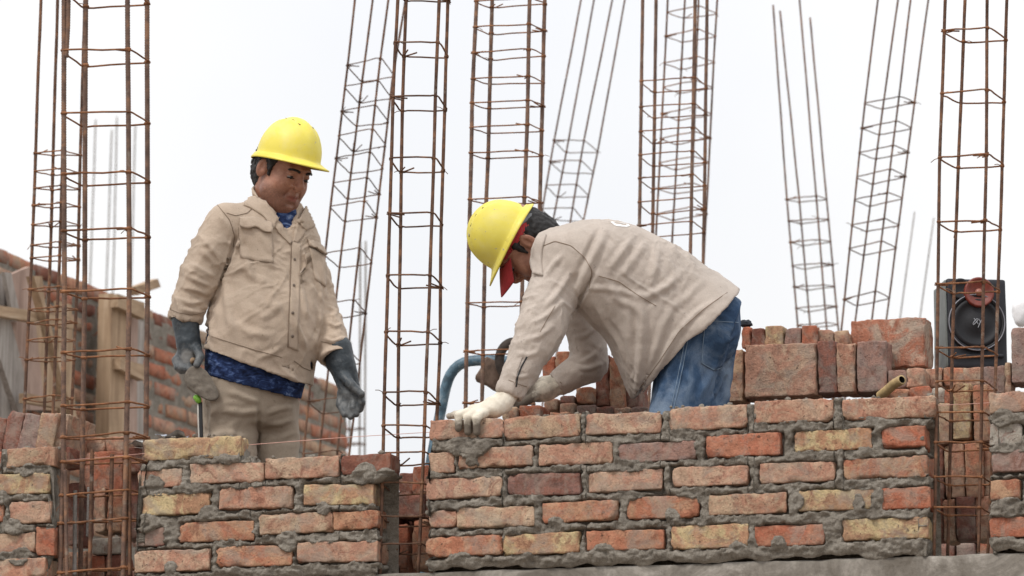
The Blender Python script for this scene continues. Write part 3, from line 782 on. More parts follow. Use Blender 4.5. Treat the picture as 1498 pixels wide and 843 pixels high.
column('sturdy rebar column rising behind the yellow hard hat of the bending worker', GR,
    [[(697, 0), (690.5, 152), (687.6, 292), (684, 444), (681, 594)], [(774.4, 0), (771, 183), (767, 290), (763, 444), (760, 600)], [(797, 0), (792.5, 190), (790, 297), (780, 600)], [(720, 0), (714, 228), (711, 290), (708, 440), (705, 588)]],
    [2.0, 2.02, 2.17, 2.15], .0078, [2, 40, 78, 116, 151, 187, 224, 292, 444, 514, 590], lerp_off(2, (-5, 5, 9), 444, (-2, 3, 6)), seed=5, rs_r=.0027, mat='rust_thick')
column('tilted thin rebar column behind the back of the bending worker', GR,
    [[(850, 0), (810.6, 206), (793.5, 306), (782, 370)], [(896, 0), (854, 206), (836, 315), (826, 380)], [(914, 0), (874, 224), (854, 320), (842, 380)], [(869, 0), (828.6, 223), (809, 324), (798, 380)]],
    [6.0, 6.03, 6.2, 6.17], .0045, [206, 236.5, 271.6, 306, 340], lambda y: (0, 17, 16), seed=6, rs_r=.0026, smat='stirrup_dark')
column('brown upright rebar column above the bending back, in front of a thinner one', GR,
    [[(940, 0), (935.5, 324), (934, 420)], [(1017, 0), (1010, 369), (1009, 420)], [(1034.5, 0), (1029, 378), (1027, 430)], [(960, 0), (955, 333), (953, 420)]],
    [3.0, 3.02, 3.2, 3.18], .0072, [119, 157, 193, 227, 261, 296, 330], lambda y: (-5, 11, 16), seed=7, rs_r=.0026, mat='rust_thick')
column('thin rebar column showing through the brown one above the bending back', GR,
    [[(977, 0), (960, 338), (956, 420)], [(1022, 0), (1011, 315), (1008, 420)], [(1049, 0), (1032, 333), (1028, 420)], [(1002, 0), (983.6, 347), (980, 420)]],
    [5.2, 5.23, 5.42, 5.38], .0048, [19, 53, 92, 128, 167, 203, 239, 276, 313], lambda y: (-9, 0, 8), seed=8, rs_r=.0027, smat='stirrup')
column('short bent rebar column with free bar ends leaning left, above the yellow brick end', GR,
    [[(1131, 7.5), (1151, 292), (1167, 478)], [(1169.5, 0), (1194, 288), (1209, 478)], [(1185, 26), (1209, 290), (1226, 478)], [(1141, 16), (1169.5, 296), (1185, 478)]],
    [6.8, 6.83, 7.0, 6.97], .0048, [292, 323, 355, 389, 420, 451, 476], lambda y: (-4, -1, 5), seed=9, rs_r=.0028, smat='stirrup_dark')
column('thin rebar column leaning right between the bent one and the loudspeaker', GR,
    [[(1284, 0), (1265, 151), (1231, 478)], [(1332, 0), (1315, 141), (1275, 470)], [(1358, 0), (1338, 149), (1296.5, 470)], [(1313.5, 0), (1291, 161), (1250, 478)]],
    [5.2, 5.23, 5.4, 5.37], .0046, [151, 188, 224, 259, 292, 330, 364, 438], lambda y: (-10, -1, 9), seed=10, rs_r=.0028, smat='stirrup_dark')
column('rebar column in the right gap, standing in front of the loudspeaker', GR,
    [[(1383, 0), (1375, 231), (1372, 416), (1370, 600), (1366.6, 792)], [(1444.5, 0), (1443, 229), (1439, 400), (1436, 604), (1431.5, 792)], [(1473, 0), (1466, 246), (1461.5, 380), (1456, 571), (1450, 700)], [(1412, 0), (1402, 246), (1396.6, 380), (1391, 617), (1387, 780)]],
    [.035, .045, .16, .15], .0056, [-40, 46, 137, 231, 325, 416, 509.5, 559, 604, 647.5, 698, 742.6], lerp_off(46, (-5, 13, 15), 700, (0, 10, 12)), seed=11, rs_r=.0029, foot=FOOT)
column('far grey starter bars behind the back wall at the left', 'far grey rebar cages',
    [[(140, 175), (131, 440)], [(171, 171), (165, 445)], [(198, 183), (191, 450)], [(163.6, 190), (155, 445)]], [12.5, 12.5, 12.7, 12.7], .0055, [], None, mat='grey_bar', seed=12)
column('far grey rebar cage beside the hanging gloved hand of the standing worker', 'far grey rebar cages',
    [[(506, 500), (503, 663)], [(527, 353), (526, 663)], [(535, 353), (533.5, 663)], [(512.5, 500), (511, 663)]], [9.5, 9.5, 9.7, 9.7], .0062, [627, 650], lambda y: (-1, 0, 2), mat='grey_bar', smat='stirrup_dark', seed=13)
for (pts, lab) in (([(1338, 310), (1315, 478)], 'far thin grey rod in the sky, left of a matching rod near the loudspeaker'), ([(1366, 319), (1344, 478)], 'far thin grey rod in the sky nearest to the loudspeaker')):
    P = np.array([V(x, y, 9.0) for x, y in pts]); t = P[1]-P[0]; P = np.array([P[0], P[1]+t*(P[1][2]-FLOOR_Z)/(-t[2])])
    v, f = tube(polyline(P, 12), .0042, 6); o = MB().add(v, f).build('steel_rod', MAT['grey_bar']); tag(o, lab, 'steel rod', 'far thin rods')

# ------------------------------------------------------------------ back wall at the left
A = proj  # shorthand
ang = rad(5.6); WD = np.array([math.sin(ang), math.cos(ang), 0]); WN = np.array([math.cos(ang), -math.sin(ang), 0])
q = ray(255, 468); P0 = CAM+q*21.5/np.dot(q, FWD)
ZT = P0[2]
def WP(px, py, off=0.0): return VPL(px, py, P0+WN*off, WN)
s_end = np.dot(WP(508, 600)-P0, WD); s_beg = np.dot(WP(-190, 500)-P0, WD)
HC, LC = .088, .262
root = empty('brick_wall', P0+WD*(s_beg+s_end)/2+ZUP*(FLOOR_Z-ZT))
mb = MB(); ci = 0; z = ZT
while z-HC > FLOOR_Z-.05:
    s = s_end-(0 if ci % 2 else LC/2); first = True
    x = s_end
    ln = .245 if ci % 2 else .118
    while x > s_beg:
        rs = random.Random(ci*997+int(x*100))
        hgt = .064+rs.uniform(-.003, .003); l = ln+rs.uniform(-.008, .008)
        drop = 0
        if not (ci == 0 and x < np.dot(WP(205, 450)-P0, WD) and x > np.dot(WP(163, 430)-P0, WD)):
            v, f = rough_box((.12, l, hgt), ci*31+int(x*50), .03, .004, .003, .006, rotm(rs.uniform(-.04, .04), 0, 0))
            c = P0+WD*(x-l/2)+np.array([0, 0, z-ZT-hgt/2])-WN*.055+WN*rs.uniform(-.006, .006)
            Rw = np.array([[math.cos(-ang), -math.sin(-ang), 0], [math.sin(-ang), math.cos(-ang), 0], [0, 0, 1]])
            mb.add(v@Rw.T+c, f, tone(rs.choice('rrroosskt'), rs))
        x -= ln+.018; ln = .245
    z -= HC; ci += 1
mb.build('bricks', MAT['brick'], root)
L = s_end-s_beg-.012; hh = ZT-.03-(FLOOR_Z-.05)
v, f = rough_box((.105, L, hh), 77, .05, .01, .003, .004)
Rw = np.array([[math.cos(-ang), -math.sin(-ang), 0], [math.sin(-ang), math.cos(-ang), 0], [0, 0, 1]])
m = MB().add(v@Rw.T+P0+WD*((s_beg+s_end)/2)+np.array([0, 0, -.03-hh/2])-WN*.0510, f)
m.build('mortar', MAT['mortar'], root)
tag(root, 'tall weathered brick wall running back behind the standing worker on the left', 'brick wall')

def plank(name, quad, off, th, mat, label, cat='plank', group='timber leaning on the back wall', parent=None):
    """a sawn board: four photo corners on a plane parallel to the back wall, extruded by its thickness"""
    c = [WP(x, y, off) for x, y in quad]
    n = 10
    vs = []; fs = []
    for i in range(n+1):
        for j in range(4):
            a = c[0]+(c[1]-c[0])*j/3; b = c[3]+(c[2]-c[3])*j/3
            vs.append(a+(b-a)*i/n)
    V0 = np.array(vs); V0 += .004*pn(V0*4)[:, None]*WN
    k = len(V0); vv = np.concatenate([V0, V0-WN*th])
    for i in range(n):
        for j in range(3):
            q = (i*4+j, i*4+j+1, (i+1)*4+j+1, (i+1)*4+j)
            fs.append(q); fs.append(tuple(k+t for t in q[::-1]))
        for a in (0, 3):
            fs.append((i*4+a, (i+1)*4+a, k+(i+1)*4+a, k+i*4+a))
    for j in range(3):
        for i in (0, n): fs.append((i*4+j, i*4+j+1, k+i*4+j+1, k+i*4+j))
    me = mesh_np(name, vv, fs)
    import bmesh
    bm = bmesh.new(); bm.from_mesh(me); bmesh.ops.recalc_face_normals(bm, faces=bm.faces); bm.to_mesh(me); bm.free()
    o = link(name, me, MAT[mat], parent, smooth=False)
    if parent is None: tag(o, label, cat, group)
    return o
plank('plank', [(-30, 396), (10, 402), (24, 640), (-30, 640)], .10, .025, 'wood_grey', 'grey upright board cut by the left edge of the photo')
plank('plank', [(17, 402), (44, 390), (66, 600), (26, 600)], .14, .025, 'wood_pink', 'wide pinkish board slanting down behind the slender rebar column')
plank('plank', [(7, 398), (17, 399), (33, 470), (22, 470)], .17, .02, 'wood_grey', 'narrow whitish board slanting at the far left above the rail')
plank('plank', [(-20, 466), (14, 466), (36, 545), (40, 640), (-20, 640)][:4], .24, .03, 'wood_grey', 'weathered grey panel at the left edge below the rail')
plank('plank', [(46, 404), (62, 404), (84, 600), (62, 600)], .12, .02, 'wood_tan', 'tan board slanting behind the slender rebar column')
plank('plank', [(84, 440), (104, 446), (112, 640), (90, 640)], .12, .02, 'wood_tan', 'pale board slanting just behind the thick rebar column')
plank('plank', [(-20, 444), (108, 464), (108, 481), (-20, 459)], .30, .045, 'wood_tan_h', 'tan horizontal rail nailed across the leaning boards')
plank('plank', [(40, 575), (88, 586), (88, 597), (40, 589)], .32, .04, 'wood_tan_h', 'short bright plank lying at the foot of the leaning boards')
plank('wooden_brace', [(50, 404), (54, 404), (121, 640), (115, 640)], .34, .04, 'wood_tan', 'thin diagonal brace crossing the leaning boards', 'brace')
plank('plank', [(198, 420), (231, 408), (235, 420), (203, 432)], .03, .04, 'wood_tan_h', 'plank end sticking up above the back wall into the sky')
fr = empty('formwork_frame', WP(185, 640, .1)+ZUP*(FLOOR_Z-WP(185, 640, .1)[2]))
plank('post', [(163, 429), (186, 436), (181, 680), (158, 680)], .16, .07, 'wood_tan', None, parent=fr)
plank('rail', [(172, 430), (212, 443), (212, 467), (172, 449)], .20, .04, 'wood_tan_h', None, parent=fr)
plank('rail', [(176, 524), (212, 534), (212, 557), (176, 540)], .20, .04, 'wood_tan_h', None, parent=fr)
plank('board', [(191, 464), (202, 468), (200, 680), (189, 680)], .14, .025, 'wood_pink', None, parent=fr)
plank('board', [(202, 468), (211, 472), (209, 680), (200, 680)], .13, .025, 'wood_grey', None, parent=fr)
tag(fr, 'tan timber formwork frame of post, rails and boards against the back wall', 'formwork')

# ------------------------------------------------------------------ small things
# mason's line
P = np.array([V(-20, 684, .135), V(300, 656, .135), V(505, 640, .135), V(900, 616, .135), V(1420, 591, .135), V(1560, 583, .135)])
v, f = tube(polyline(P, 60), .0011, 5)
o = MB().add(v, f).build('mason_line', mat_plain('pink_string', (.62, .36, .30), .8))
tag(o, "thin pink mason's line stretched along the back of the front walls", 'string')
# pipe
pm = mat_plain('dirty_yellow_plastic', (.46, .33, .16), .6, .4, .35)
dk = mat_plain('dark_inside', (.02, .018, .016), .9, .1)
pipe = empty('pipe', V(1305, 574, .74))
P = polyline([V(1288, 579, .80), V(1297, 572, .77), V(1308, 562, .74), V(1319.5, 555.5, .71)], 14)
v, f = tube(P, .0165, 14, cap=False)
n = 14; inner = P[-1]+(v[-n:]-P[-1])*.72
k = len(v); v = np.concatenate([v, inner]); f += [(k-n+i, k-n+(i+1) % n, k+(i+1) % n, k+i) for i in range(n)]
MB().add(v, f).build('tube', pm, pipe)
ax = P[-1]-P[-2]; ax /= np.linalg.norm(ax)
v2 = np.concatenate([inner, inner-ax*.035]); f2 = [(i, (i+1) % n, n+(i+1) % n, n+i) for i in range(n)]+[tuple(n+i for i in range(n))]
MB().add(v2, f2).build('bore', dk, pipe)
tag(pipe, 'short dirty yellow pipe with a dark mouth lying left of the loudspeaker', 'pipe')
v, f = lump(V(1091, 474, D+.06), (.022, .02, .013), 3)
o = MB().add(v, f).build('rag', mat_plain('black_rag', (.04, .045, .055), .9, .1, .4)); tag(o, 'small black rag on the bricks behind the seat of the jeans', 'rag')
v, f = lump(V(1494, 456, 2.2), (.034, .034, .058), 8, .12)
o = MB().add(v, f).build('sack', mat_plain('white_sack', (.82, .82, .84), .8, .2, .1)); tag(o, 'white rounded sack behind the tall brown brick at the right edge', 'sack')
# torn plastic scraps on the middle wall
pl = mat_plain('crumpled_plastic', (.33, .35, .40), .55, .4, .6, 30)
def crumple(c, w, h, seed):
    n = 12; vs = []; fs = []
    for i in range(n+1):
        for j in range(n+1):
            vs.append(((i/n-.5)*w, (j/n-.5)*h, 0))
    a = np.array(vs); b = a.copy(); b[:, 2] += .022*np.abs(fbm(a*17+seed, 2)); a[:, 2] = b[:, 2]-.0015
    for i in range(n):
        for j in range(n):
            q = (i*(n+1)+j, (i+1)*(n+1)+j, (i+1)*(n+1)+j+1, i*(n+1)+j+1); fs.append(q); fs.append(tuple((n+1)**2+t for t in q[::-1]))
    return np.concatenate([b, a])+np.asarray(c), fs
v, f = crumple(V(252, 641, .07), .10, .06, 2); o = MB().add(v, f).build('plastic_scrap', pl); tag(o, 'crumpled bluish plastic scrap on top of the yellowish brick', 'scrap')
v, f = crumple(V(206, 652, .30), .06, .08, 9); o = MB().add(v, f).build('plastic_scrap', mat_plain('white_plastic', (.50, .50, .49), .6, .3, .4, 40)); tag(o, 'white torn plastic scrap beside the right bars of the thick rebar column', 'scrap')

# blue tube frame with a wheel behind the bending worker
tf = empty('tube_frame', V(640, 845, 2.3))
blue = NT('chipped_blue_paint'); Pq = blue.coord()
c = blue.ramp(blue.noise(14, 6, .7, Pq, .5), [(.36, (.03, .06, .085)), (.52, (.075, .145, .20)), (.66, (.25, .30, .33))])
blue = blue.out(c, .5, blue.bump(blue.noise(60, 4, .6, Pq), .2, .002), spec=.5)
P = [V(x, y, 2.3) for x, y in ((628, 690), (637, 640), (645, 600), (650, 575), (656, 552), (666, 537), (680, 529), (700, 527), (730, 528), (760, 530))]
P = np.array(P); P = np.concatenate([[P[0]+np.array([-.04, 0, FLOOR_Z-P[0][2]])], P])
Q = polyline(P, 60); Q[1:-1] = (Q[:-2]+Q[1:-1]*2+Q[2:])/4
v, f = tube(Q, .0205, 12); MB().add(v, f).build('tube', blue, tf)
wm = mat_plain('dark_rubber', (.075, .062, .055), .85, .2, .4)
cw = V(752, 527, 2.2)
a = np.linspace(0, 2*math.pi, 33)[:-1]
ring = np.array([cw+RGT*.055*math.cos(t)+UPV*.068*math.sin(t) for t in a])
v, f = tube(ring, .018, 10, closed=True); MB().add(v, f).build('wheel', wm, tf)
v, f = rough_box((.11, .06, .10), 4, .02, .01, .006, .01, rotm(0, .5, .2)); MB().add(v+V(722, 548, 2.25), f).build('bracket', mat_plain('muddy_steel', (.16, .11, .085), .85, .2, .5), tf)
tag(tf, 'bent blue steel tube frame with a dark wheel behind the near sleeve', 'tube frame')

# ------------------------------------------------------------------ loudspeaker
sp = empty('loudspeaker')
sd_ = 1.12
c0 = V(1431, 540, sd_); c1 = V(1431, 408, sd_); S = scale_at(c0)
H = (c1-c0)[2]; Wd = 88/S/math.cos(rad(6)); Dp = .20
fn = TOW*math.cos(rad(6.2+11))+RGT*math.sin(rad(0))  # front normal, turned so that the left flank shows
thv = rad(6.2-11.5)
# direction from the box to the camera, then turned clockwise seen from above so the left side shows
tc_ = CAM-c0; tc_[2] = 0; tc_ /= np.linalg.norm(tc_)
tn = rad(13); fn = np.array([tc_[0]*math.cos(tn)-tc_[1]*math.sin(tn), tc_[0]*math.sin(tn)+tc_[1]*math.cos(tn), 0])
sr = np.cross(ZUP, fn)                       # speaker's sideways axis, to the right in the picture
sp['_base'] = tuple(c0-fn*Dp/2)
def spt(x, y, z): return c0+sr*x+fn*y+ZUP*z
B3 = np.stack([sr, fn, ZUP], 1)
cab = mat_plain('charcoal_cabinet', (.018, .019, .026), .55, .4, .25)
blk = mat_plain('black_cone', (.010, .010, .013), .6, .4, .2)
v, f = rough_box((Wd, Dp, H), 2, .02, .008, .0002, 0); MB().add(v@B3.T+spt(0, -Dp/2, H/2), f).build('cabinet', cab, sp)
v, f = rough_box((.006, Dp*.96, H*.97), 2, .02, .002, 0, 0); MB().add(v@B3.T+spt(-Wd/2-.002, -Dp/2, H/2), f).build('side_panel', mat_plain('grey_side_panel', (.15, .165, .16), .5, .4, .2), sp)
def disc(rprof, cx, cz, n=48):
    vs = []; fs = []
    for (r, y) in rprof:
        for i in range(n):
            t = 2*math.pi*i/n; vs.append(spt(cx+r*math.cos(t), y, cz+r*math.sin(t)))
    for k in range(len(rprof)-1):
        for i in range(n): fs.append((k*n+i, k*n+(i+1) % n, (k+1)*n+(i+1) % n, (k+1)*n+i))
    fs.append(tuple((len(rprof)-1)*n+i for i in range(n)))
    return np.array(vs), fs
wz = (540-473)/132*H; wx = -2/S
v, f = disc([(.100, .002), (.100, .012), (.096, .016), (.088, .014), (.086, .008)], wx, wz)
wo = MB().add(v, f).build('woofer', blk, sp)
v, f = disc([(.0985, .0155), (.0975, .0185), (.0955, .0185), (.0945, .0155)], wx, wz); f = f[:-1]
MB().add(v, f).build('trim_ring', mat_plain('silver_ring', (.20, .20, .23), .35, .6, .2), wo)
v, f = disc([(.086, .010), (.080, .0165), (.073, .0165), (.067, .010), (.05, .0095), (.035, .013), (.018, .020), (.004, .022)], wx, wz)
MB().add(v, f).build('cone', blk, wo)
mk = MB(); wht = mat_plain('silver_print', (.30, .31, .34), .5, .4, .1)
def stroke(pts, rr=.0015):
    v, f = tube(polyline([spt(wx+a, .024, wz+b) for a, b in pts], 12), rr, 6); mk.add(v, f)
stroke([(-.016, -.006), (-.006, .008), (.002, .012), (.001, .004), (-.010, -.007), (-.013, -.011), (-.016, -.006)])
stroke([(-.012, .012), (-.004, .002), (.003, -.009)]); stroke([(.004, .010), (.010, .001), (.015, -.003)]); stroke([(.018, .014), (.011, .002), (.003, -.017), (.001, -.020)])
mk.build('emblem', wht, wo)
tz = (540-429)/132*H; tx = 2/S
v, f = disc([(.052, .004), (.052, .020), (.049, .026), (.045, .025), (.034, .018), (.022, .014), (.014, .012)], tx, tz)
tw = MB().add(v, f).build('tweeter', mat_plain('red_horn', (.18, .034, .022), .35, .5, .35, 60), sp)
v, f = disc([(.014, .010), (.013, .018), (.008, .024), (.002, .025)], tx, tz); MB().add(v, f).build('plug', mat_plain('rosy_plug', (.30, .12, .09), .4, .5, .2), tw)
v, f = disc([(.036, .002), (.036, .012), (.030, .014), (.024, .008)], tx-.062, tz+.012); MB().add(v, f).build('port', blk, sp)
v, f = rough_box((Wd*.86, .012, .014), 3, .02, .005, 0, 0); MB().add(v@B3.T+spt(0, .003, .045), f).build('lower_lip', cab, sp)
tag(sp, 'black loudspeaker with red tweeter and big round woofer standing on the bricks', 'loudspeaker')
# ------------------------------------------------------------------ bodies: signed distance fields meshed on a (possibly uneven) grid
class Grid:
    def __init__(s, xs, ys, zs):
        s.ax = [np.asarray(a, dtype=np.float32) for a in (xs, ys, zs)]
        s.D = np.ones([len(a) for a in s.ax], dtype=np.float32)
    def sub(s, lo, hi):
        sl = tuple(slice(max(0, int(np.searchsorted(a, l))-1), int(np.searchsorted(a, h))+1) for a, l, h in zip(s.ax, lo, hi))
        X = s.ax[0][sl[0]][:, None, None]; Y = s.ax[1][sl[1]][None, :, None]; Z = s.ax[2][sl[2]][None, None, :]
        return sl, X, Y, Z
    def add(s, prim, k=.01):
        f, lo, hi = prim; m = k+.02
        sl, X, Y, Z = s.sub(np.asarray(lo)-m, np.asarray(hi)+m)
        if 0 in s.D[sl].shape: return s
        b = f(X, Y, Z).astype(np.float32); a = s.D[sl]
        s.D[sl] = _smin(a, b, k)
        return s
    def cut(s, prim, k=.005):
        f, lo, hi = prim; m = k+.01
        sl, X, Y, Z = s.sub(np.asarray(lo)-m, np.asarray(hi)+m)
        if 0 in s.D[sl].shape: return s
        b = f(X, Y, Z).astype(np.float32); s.D[sl] = -_smin(-s.D[sl], b, k)
        return s
    def half(s, p, n, k=.003):
        """keep only the side of the plane that n points away from"""
        n = np.asarray(n)/np.linalg.norm(n)
        X = s.ax[0][:, None, None]; Y = s.ax[1][None, :, None]; Z = s.ax[2][None, None, :]
        d = ((X-p[0])*n[0]+(Y-p[1])*n[1]+(Z-p[2])*n[2]).astype(np.float32)
        s.D = -_smin(-s.D, -d, k)
        return s
    def mesh(s):
        D = s.D; ins = D < 0
        nx, ny, nz = D.shape
        cnt = np.zeros((nx-1, ny-1, nz-1), dtype=np.uint8)
        for a in (0, 1):
            for b in (0, 1):
                for c in (0, 1): cnt += ins[a:nx-1+a, b:ny-1+b, c:nz-1+c]
        act = np.argwhere((cnt > 0) & (cnt < 8)); M = len(act)
        cid = np.full(cnt.shape, -1, dtype=np.int32); cid[act[:, 0], act[:, 1], act[:, 2]] = np.arange(M)
        corner = {}
        for a in (0, 1):
            for b in (0, 1):
                for c in (0, 1): corner[a, b, c] = D[act[:, 0]+a, act[:, 1]+b, act[:, 2]+c]
        acc = np.zeros((M, 3)); num = np.zeros(M)
        for ax in range(3):
            for u in (0, 1):
                for v in (0, 1):
                    p = [0, 0, 0]; q = [0, 0, 0]; o = [i for i in range(3) if i != ax]
                    p[o[0]] = q[o[0]] = u; p[o[1]] = q[o[1]] = v; q[ax] = 1
                    A, B = corner[tuple(p)], corner[tuple(q)]
                    m = (A < 0) != (B < 0)
                    t = np.where(m, A/np.where(m, A-B, 1), 0)
                    w = np.zeros((M, 3)); w[:, o[0]] = u; w[:, o[1]] = v; w[:, ax] = t
                    acc += w*m[:, None]; num += m
        acc /= num[:, None]
        vs = np.stack([s.ax[k][act[:, k]]+acc[:, k]*(s.ax[k][act[:, k]+1]-s.ax[k][act[:, k]]) for k in range(3)], 1).astype(float)
        F = []
        for ax in range(3):
            o = [i for i in range(3) if i != ax]
            sl0 = [slice(1, -1)]*3; sl0[ax] = slice(0, -1)
            sl1 = list(sl0); sl1[ax] = slice(1, None)
            A = ins[tuple(sl0)]; B = ins[tuple(sl1)]
            e = np.argwhere(A != B); flip = A[tuple(e.T)]
            e = e+np.array([0 if i == ax else 1 for i in range(3)])
            def c(d0, d1):
                q = e.copy(); q[:, o[0]] -= d0; q[:, o[1]] -= d1
                return cid[q[:, 0], q[:, 1], q[:, 2]]
            quad = np.stack([c(1, 1), c(0, 1), c(0, 0), c(1, 0)], 1)
            if ax == 1: flip = ~flip
            quad[~flip] = quad[~flip][:, ::-1]
            F.append(quad)
        F = np.concatenate(F); F = F[(F >= 0).all(1)]
        return vs, F
def _smin(a, b, k):
    h = np.clip(.5+.5*(b-a)/k, 0, 1)
    return b+(a-b)*h-k*h*(1-h)
def rng_(lo, hi, st): return np.arange(lo, hi+st, st)
def fine_axis(lo, hi, st, segs):
    """axis samples: step st, but finer inside the given (lo, hi, step) stretches"""
    out = []; x = lo
    while x < hi:
        out.append(x); h = st
        for (a, b, q) in segs:
            if a-q <= x <= b: h = min(h, q)
            elif x < a: h = min(h, max(q, (a-x)*.5))
        x += h
    return np.array(out)

def RC(a, b, ra, rb, flat=None, fs=1.0):
    """round cone; flat = direction along which it is squeezed by the factor fs"""
    a = np.asarray(a, float); b = np.asarray(b, float); ab = b-a; L2 = max(ab@ab, 1e-12)
    def f(X, Y, Z):
        px, py, pz = X-a[0], Y-a[1], Z-a[2]
        t = np.clip((px*ab[0]+py*ab[1]+pz*ab[2])/L2, 0, 1)
        qx, qy, qz = px-t*ab[0], py-t*ab[1], pz-t*ab[2]
        if flat is None: return np.sqrt(qx*qx+qy*qy+qz*qz)-(ra+(rb-ra)*t)
        n = np.asarray(flat)/np.linalg.norm(flat); c = qx*n[0]+qy*n[1]+qz*n[2]
        e = (1/fs**2-1)*c*c
        return (np.sqrt(qx*qx+qy*qy+qz*qz+e)-(ra+(rb-ra)*t))*min(1, fs)**.5
    r = max(ra, rb)*max(1, fs)
    return f, np.minimum(a, b)-r, np.maximum(a, b)+r
def EL(c, R, rd):
    c = np.asarray(c, float); R = np.asarray(R, float); rd = np.asarray(rd, float)   # rows of R: the ellipsoid's axes
    def f(X, Y, Z):
        px, py, pz = X-c[0], Y-c[1], Z-c[2]
        k0 = 0; k1 = 0
        for i in range(3):
            q = px*R[i, 0]+py*R[i, 1]+pz*R[i, 2]
            k0 = k0+(q/rd[i])**2; k1 = k1+(q/rd[i]**2)**2
        k0 = np.sqrt(k0); k1 = np.sqrt(k1)
        return k0*(k0-1)/np.maximum(k1, 1e-6)
    e = np.sqrt(((R*rd[:, None])**2).sum(0))
    return f, c-e, c+e
def LOFT(o, w, r, n, st, p=2.2):
    """stations (t, centre along r, centre along n, half width along r, half width along n) along axis w from o"""
    st = np.array(st, float); o = np.asarray(o, float); w = np.asarray(w, float); r = np.asarray(r, float); n = np.asarray(n, float)
    tt = np.linspace(st[0, 0], st[-1, 0], 80)
    def sm(col):
        y = np.interp(tt, st[:, 0], st[:, col])
        for _ in range(14): y[1:-1] = (y[:-2]+2*y[1:-1]+y[2:])/4
        return y
    cr, cn, hr, hn = (sm(k) for k in (1, 2, 3, 4))
    def f(X, Y, Z):
        px, py, pz = X-o[0], Y-o[1], Z-o[2]
        t = px*w[0]+py*w[1]+pz*w[2]; a = px*r[0]+py*r[1]+pz*r[2]; b = px*n[0]+py*n[1]+pz*n[2]
        A = np.interp(t, tt, hr); B = np.interp(t, tt, hn)
        q = (np.abs((a-np.interp(t, tt, cr))/A)**p+np.abs((b-np.interp(t, tt, cn))/B)**p)**(1/p)
        d = (q-1)*np.minimum(A, B)
        return np.maximum(d, np.maximum(st[0, 0]-t, t-st[-1, 0]))
    E = max(np.abs(st[:, 1]).max()+st[:, 3].max(), np.abs(st[:, 2]).max()+st[:, 4].max())
    a, b = o+w*st[0, 0], o+w*st[-1, 0]
    e = np.sqrt((r*(np.abs(st[:, 1])+st[:, 3]).max())**2+(n*(np.abs(st[:, 2])+st[:, 4]).max())**2)
    return f, np.minimum(a, b)-e, np.maximum(a, b)+e

def smooth(v, f, it=2, lam=.5):
    e = np.concatenate([f[:, [0, 1]], f[:, [1, 2]], f[:, [2, 3]], f[:, [3, 0]]])
    deg = np.zeros(len(v)); np.add.at(deg, e[:, 0], 1); np.add.at(deg, e[:, 1], 1); deg = np.maximum(deg, 1)
    for _ in range(it):
        s = np.zeros_like(v); np.add.at(s, e[:, 0], v[e[:, 1]]); np.add.at(s, e[:, 1], v[e[:, 0]])
        v = v+lam*(s/deg[:, None]-v)
    return v
def bvh_of(v, f): return BVHTree.FromPolygons([tuple(q) for q in v], [tuple(int(i) for i in q) for q in f])
def shoot(bvh, px, py, dref=.5):
    r = ray(px, py); r = r/np.linalg.norm(r)
    h = bvh.ray_cast(Vector(CAM), Vector(r))
    if h[0] is None:
        h = bvh.find_nearest(Vector(V(px, py, dref)))
    return np.array(h[0]), np.array(h[1])
def seg_dist(P, line):
    best = np.full(len(P), 9.0); tb = np.zeros(len(P)); m = len(line)-1
    for i in range(m):
        a, b = line[i], line[i+1]; ab = b-a; t = np.clip(((P-a)@ab)/max(ab@ab, 1e-12), 0, 1)
        d = np.linalg.norm(P-a-t[:, None]*ab, axis=1); q = d < best
        best[q] = d[q]; tb[q] = (i+t[q])/m
    return best, tb
def folds(v, f, lst, dref=.5, bvh=None):
    """push ridges (+) and creases (-) that follow lines seen in the photograph into the cloth"""
    bvh = bvh or bvh_of(v, f); N = vnormals(v, f); off = np.zeros(len(v))
    for (pts, wd, am) in lst:
        pl = polyline(np.array(pts, float), 9)
        L = np.array([shoot(bvh, x, y, dref)[0] for x, y in pl])
        d, t = seg_dist(v, L)
        tp = np.clip(np.minimum(t, 1-t)*4, .15, 1)
        # a fold is a ridge with a shallow valley to either side
        q = d/wd
        off += am*tp*(np.exp(-q*q)-.35*np.exp(-((q-1.7)/.8)**2))
    return v+N*off[:, None]
def crumple_limb(v, f, a, b, rad_, freq, amp, seed=0, along=1.0):
    """cross folds of a sleeve or trouser leg between a and b"""
    a = np.asarray(a); b = np.asarray(b); ab = b-a; L = np.linalg.norm(ab); w = ab/L
    t = (v-a)@w; d = np.linalg.norm(v-a-t[:, None]*w, axis=1)
    m = np.clip((rad_*1.5-d)/(rad_*.4), 0, 1)*np.clip((t+.03)/.05, 0, 1)*np.clip((L+.04-t)/.05, 0, 1)
    P = (v-a)-t[:, None]*w
    q = P*5.0+np.outer(t*freq+.35*fbm(v*7+seed, 2)*freq*.12, [.0, .0, 0])
    u = np.stack([q@np.array([1, 0, 0]), q@np.array([0, 1, 0])+q@np.array([0, 0, 1]), t*freq], 1)+seed*3.1
    r = 1-np.abs(pn(u)*1.6); r2 = 1-np.abs(pn(u*np.array([1.3, 1.3, 1.9])+50)*1.6)
    return v+vnormals(v, f)*(amp*m*((r-.55)+.5*(r2-.55)))[:, None]
